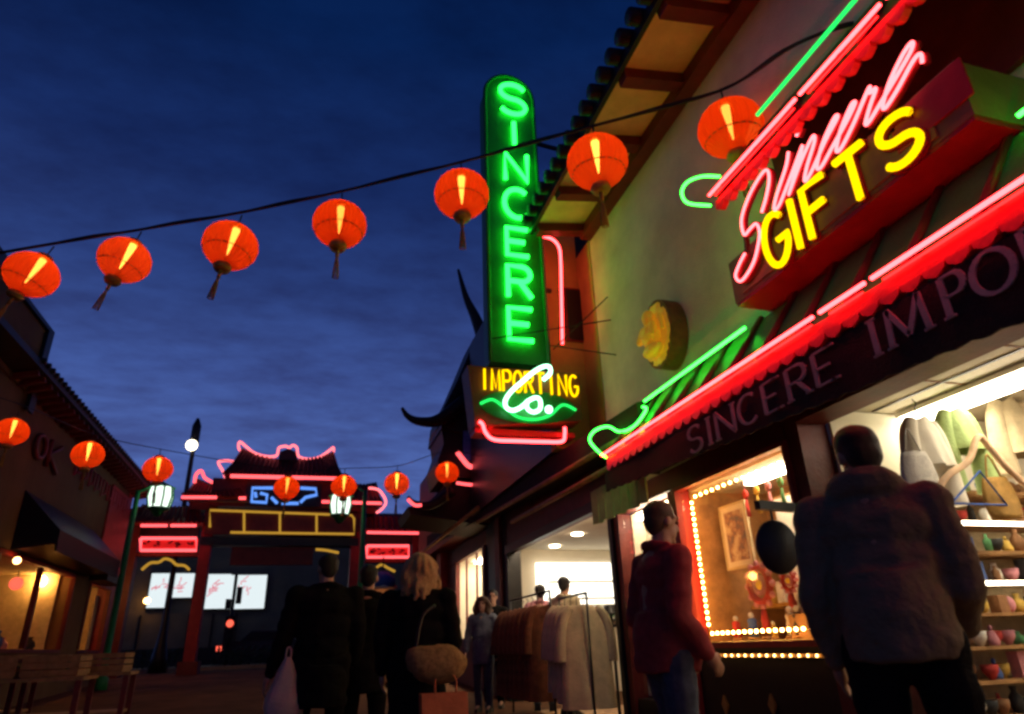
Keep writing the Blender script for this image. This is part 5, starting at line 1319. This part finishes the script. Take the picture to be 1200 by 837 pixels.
# fur hand bag and orange carrier bag
p = at(512, 778, Y=4.95); t = thing('fur_bag', 'tan fur shoulder bag at the side of the blonde woman', 'bag', p)
m = MB().ball((0, 0, 0), (.22, .1, .125), 28, 18)
m.v = [tuple(Vector(v)*(1+.07*noise.noise(Vector(v)*25)+.22*noise.noise(Vector(v)*6+Vector((3, 1, 0))))) for v in m.v]; m.build('fur_body', M_fur, t, True)
MB().tube(smooth_path([(-.15, 0, .08), (-.1, .05, .3), (.0, .1, .38)]), .012, 6).build('strap', M_black, t, True)
p = at(522, 812, Y=4.95); t = thing('paper_bag', 'orange paper carrier bag at the bottom edge below the fur bag', 'bag', p)
MB().add([(-.17, -.06, 0), (.14, -.06, 0), (.14, .06, 0), (-.17, .06, 0), (-.16, -.07, -.36), (.15, -.07, -.36), (.15, .07, -.36), (-.16, .07, -.36)], [(0, 1, 5, 4), (1, 2, 6, 5), (2, 3, 7, 6), (3, 0, 4, 7), (4, 5, 6, 7)]).build('bag_body', M_orange, t)
MB().tube(smooth_path([(-.08, -.06, 0), (-.07, -.06, .1), (.05, -.06, .1), (.06, -.06, 0)]), .006, 6).build('handle', M_orange, t, True)
# by the racks
c = at(567, 714, X=2.72)
person('brown haired person in grey blue jacket left of the clothes rack', (2.70, c.y, gz(c.y)), R_(150), 1.60, {}, M_skin, M_hairbr, M_denimj, M_denim, 'long', 1.0, .018, .7)
person('dark haired person standing behind the grey blue jacket', (3.0, 11.3, gz(11)), R_(160), 1.74, {}, M_skin, M_hairb, M_blackcloth, M_blackcloth, 'short', 1.0, .018, .8)
c = at(660, 684, X=3.5)
person('black haired shopper in pale top in the bright doorway, right of two', (3.5, c.y, .12), R_(-60), 1.76, dict(yaw=.3), M_skin, M_hairb, M_creamc, M_denim, 'short', 1.0, .018, .8)
c = at(632, 684, X=3.55)
person('black haired shopper in pale red top in the bright doorway, left of two', (3.55, c.y, .12), R_(-20), 1.76, dict(yaw=.3), M_skin, M_hairb, GOODS[5], M_denim, 'short', 1.0, .018, .8)

# ---- clothes racks
def rack(x, y0, y1, h, label):
    t = thing('clothes_rack', label, 'clothes rack', (x, (y0+y1)/2, gz(y0)), 0, 'clothes racks before the bright shop'); L = (y1-y0)/2
    MB().tube([(0, -L, h), (0, L, h)], .014, 8).build('rail', M_blackmetal, t, True)
    for s in (-1, 1):
        MB().tube([(0, s*L, 0.05), (0, s*L, h)], .014, 8).build('upright', M_blackmetal, t, True); MB().tube([(-.28, s*L, .03), (.28, s*L, .03)], .014, 8).build('foot', M_blackmetal, t, True)
rack(3.1, 7.5, 8.4, 1.52, 'near clothes rack holding the cream robes')
rack(3.1, 8.75, 10.6, 1.60, 'far clothes rack holding the rust brown robes')
for i in range(4):
    y = 7.62+i*.2
    garment('cream robe on the near rack, %s' % ('nearest the camera', 'second', 'third', 'farthest')[i], (3.1, y, 1.40+.01*i), R_(8*i-6), .52, 1.05-.04*i, M_creamc, 'cream robes on the near rack', seed=i+1)
nm = ('nearest the camera', 'second', 'third', 'fourth', 'fifth', 'sixth', 'seventh', 'farthest')
for i in range(8):
    y = 8.85+i*.23
    garment('rust brown robe on the far rack, %s' % nm[i], (3.1, y, 1.48), R_(random.uniform(-14, 14)), .52, 1.12, M_rust, 'rust robes on the far rack', seed=i+10)
c = at(700, 712, X=3.2)
o = None
t = thing('hat_stand', 'small table of dark hats beside the cream robes', 'hat display', (3.75, 8.3, gz(8)))
MB().tube([(0, 0, 0), (0, 0, 1.3)], .02).build('post', M_blackmetal, t); 
for k_, (dx, dy, dz) in enumerate(((0, 0, 1.3), (.18, .1, 1.22), (-.15, .12, 1.2), (.05, -.2, 1.15))):
    MB().lathe([(.0, 0), (.17, 0), (.17, .012), (.09, .03), (.085, .11), (.0, .12)], 16, (dx, dy, dz)).build('hat', M_black, t, True)
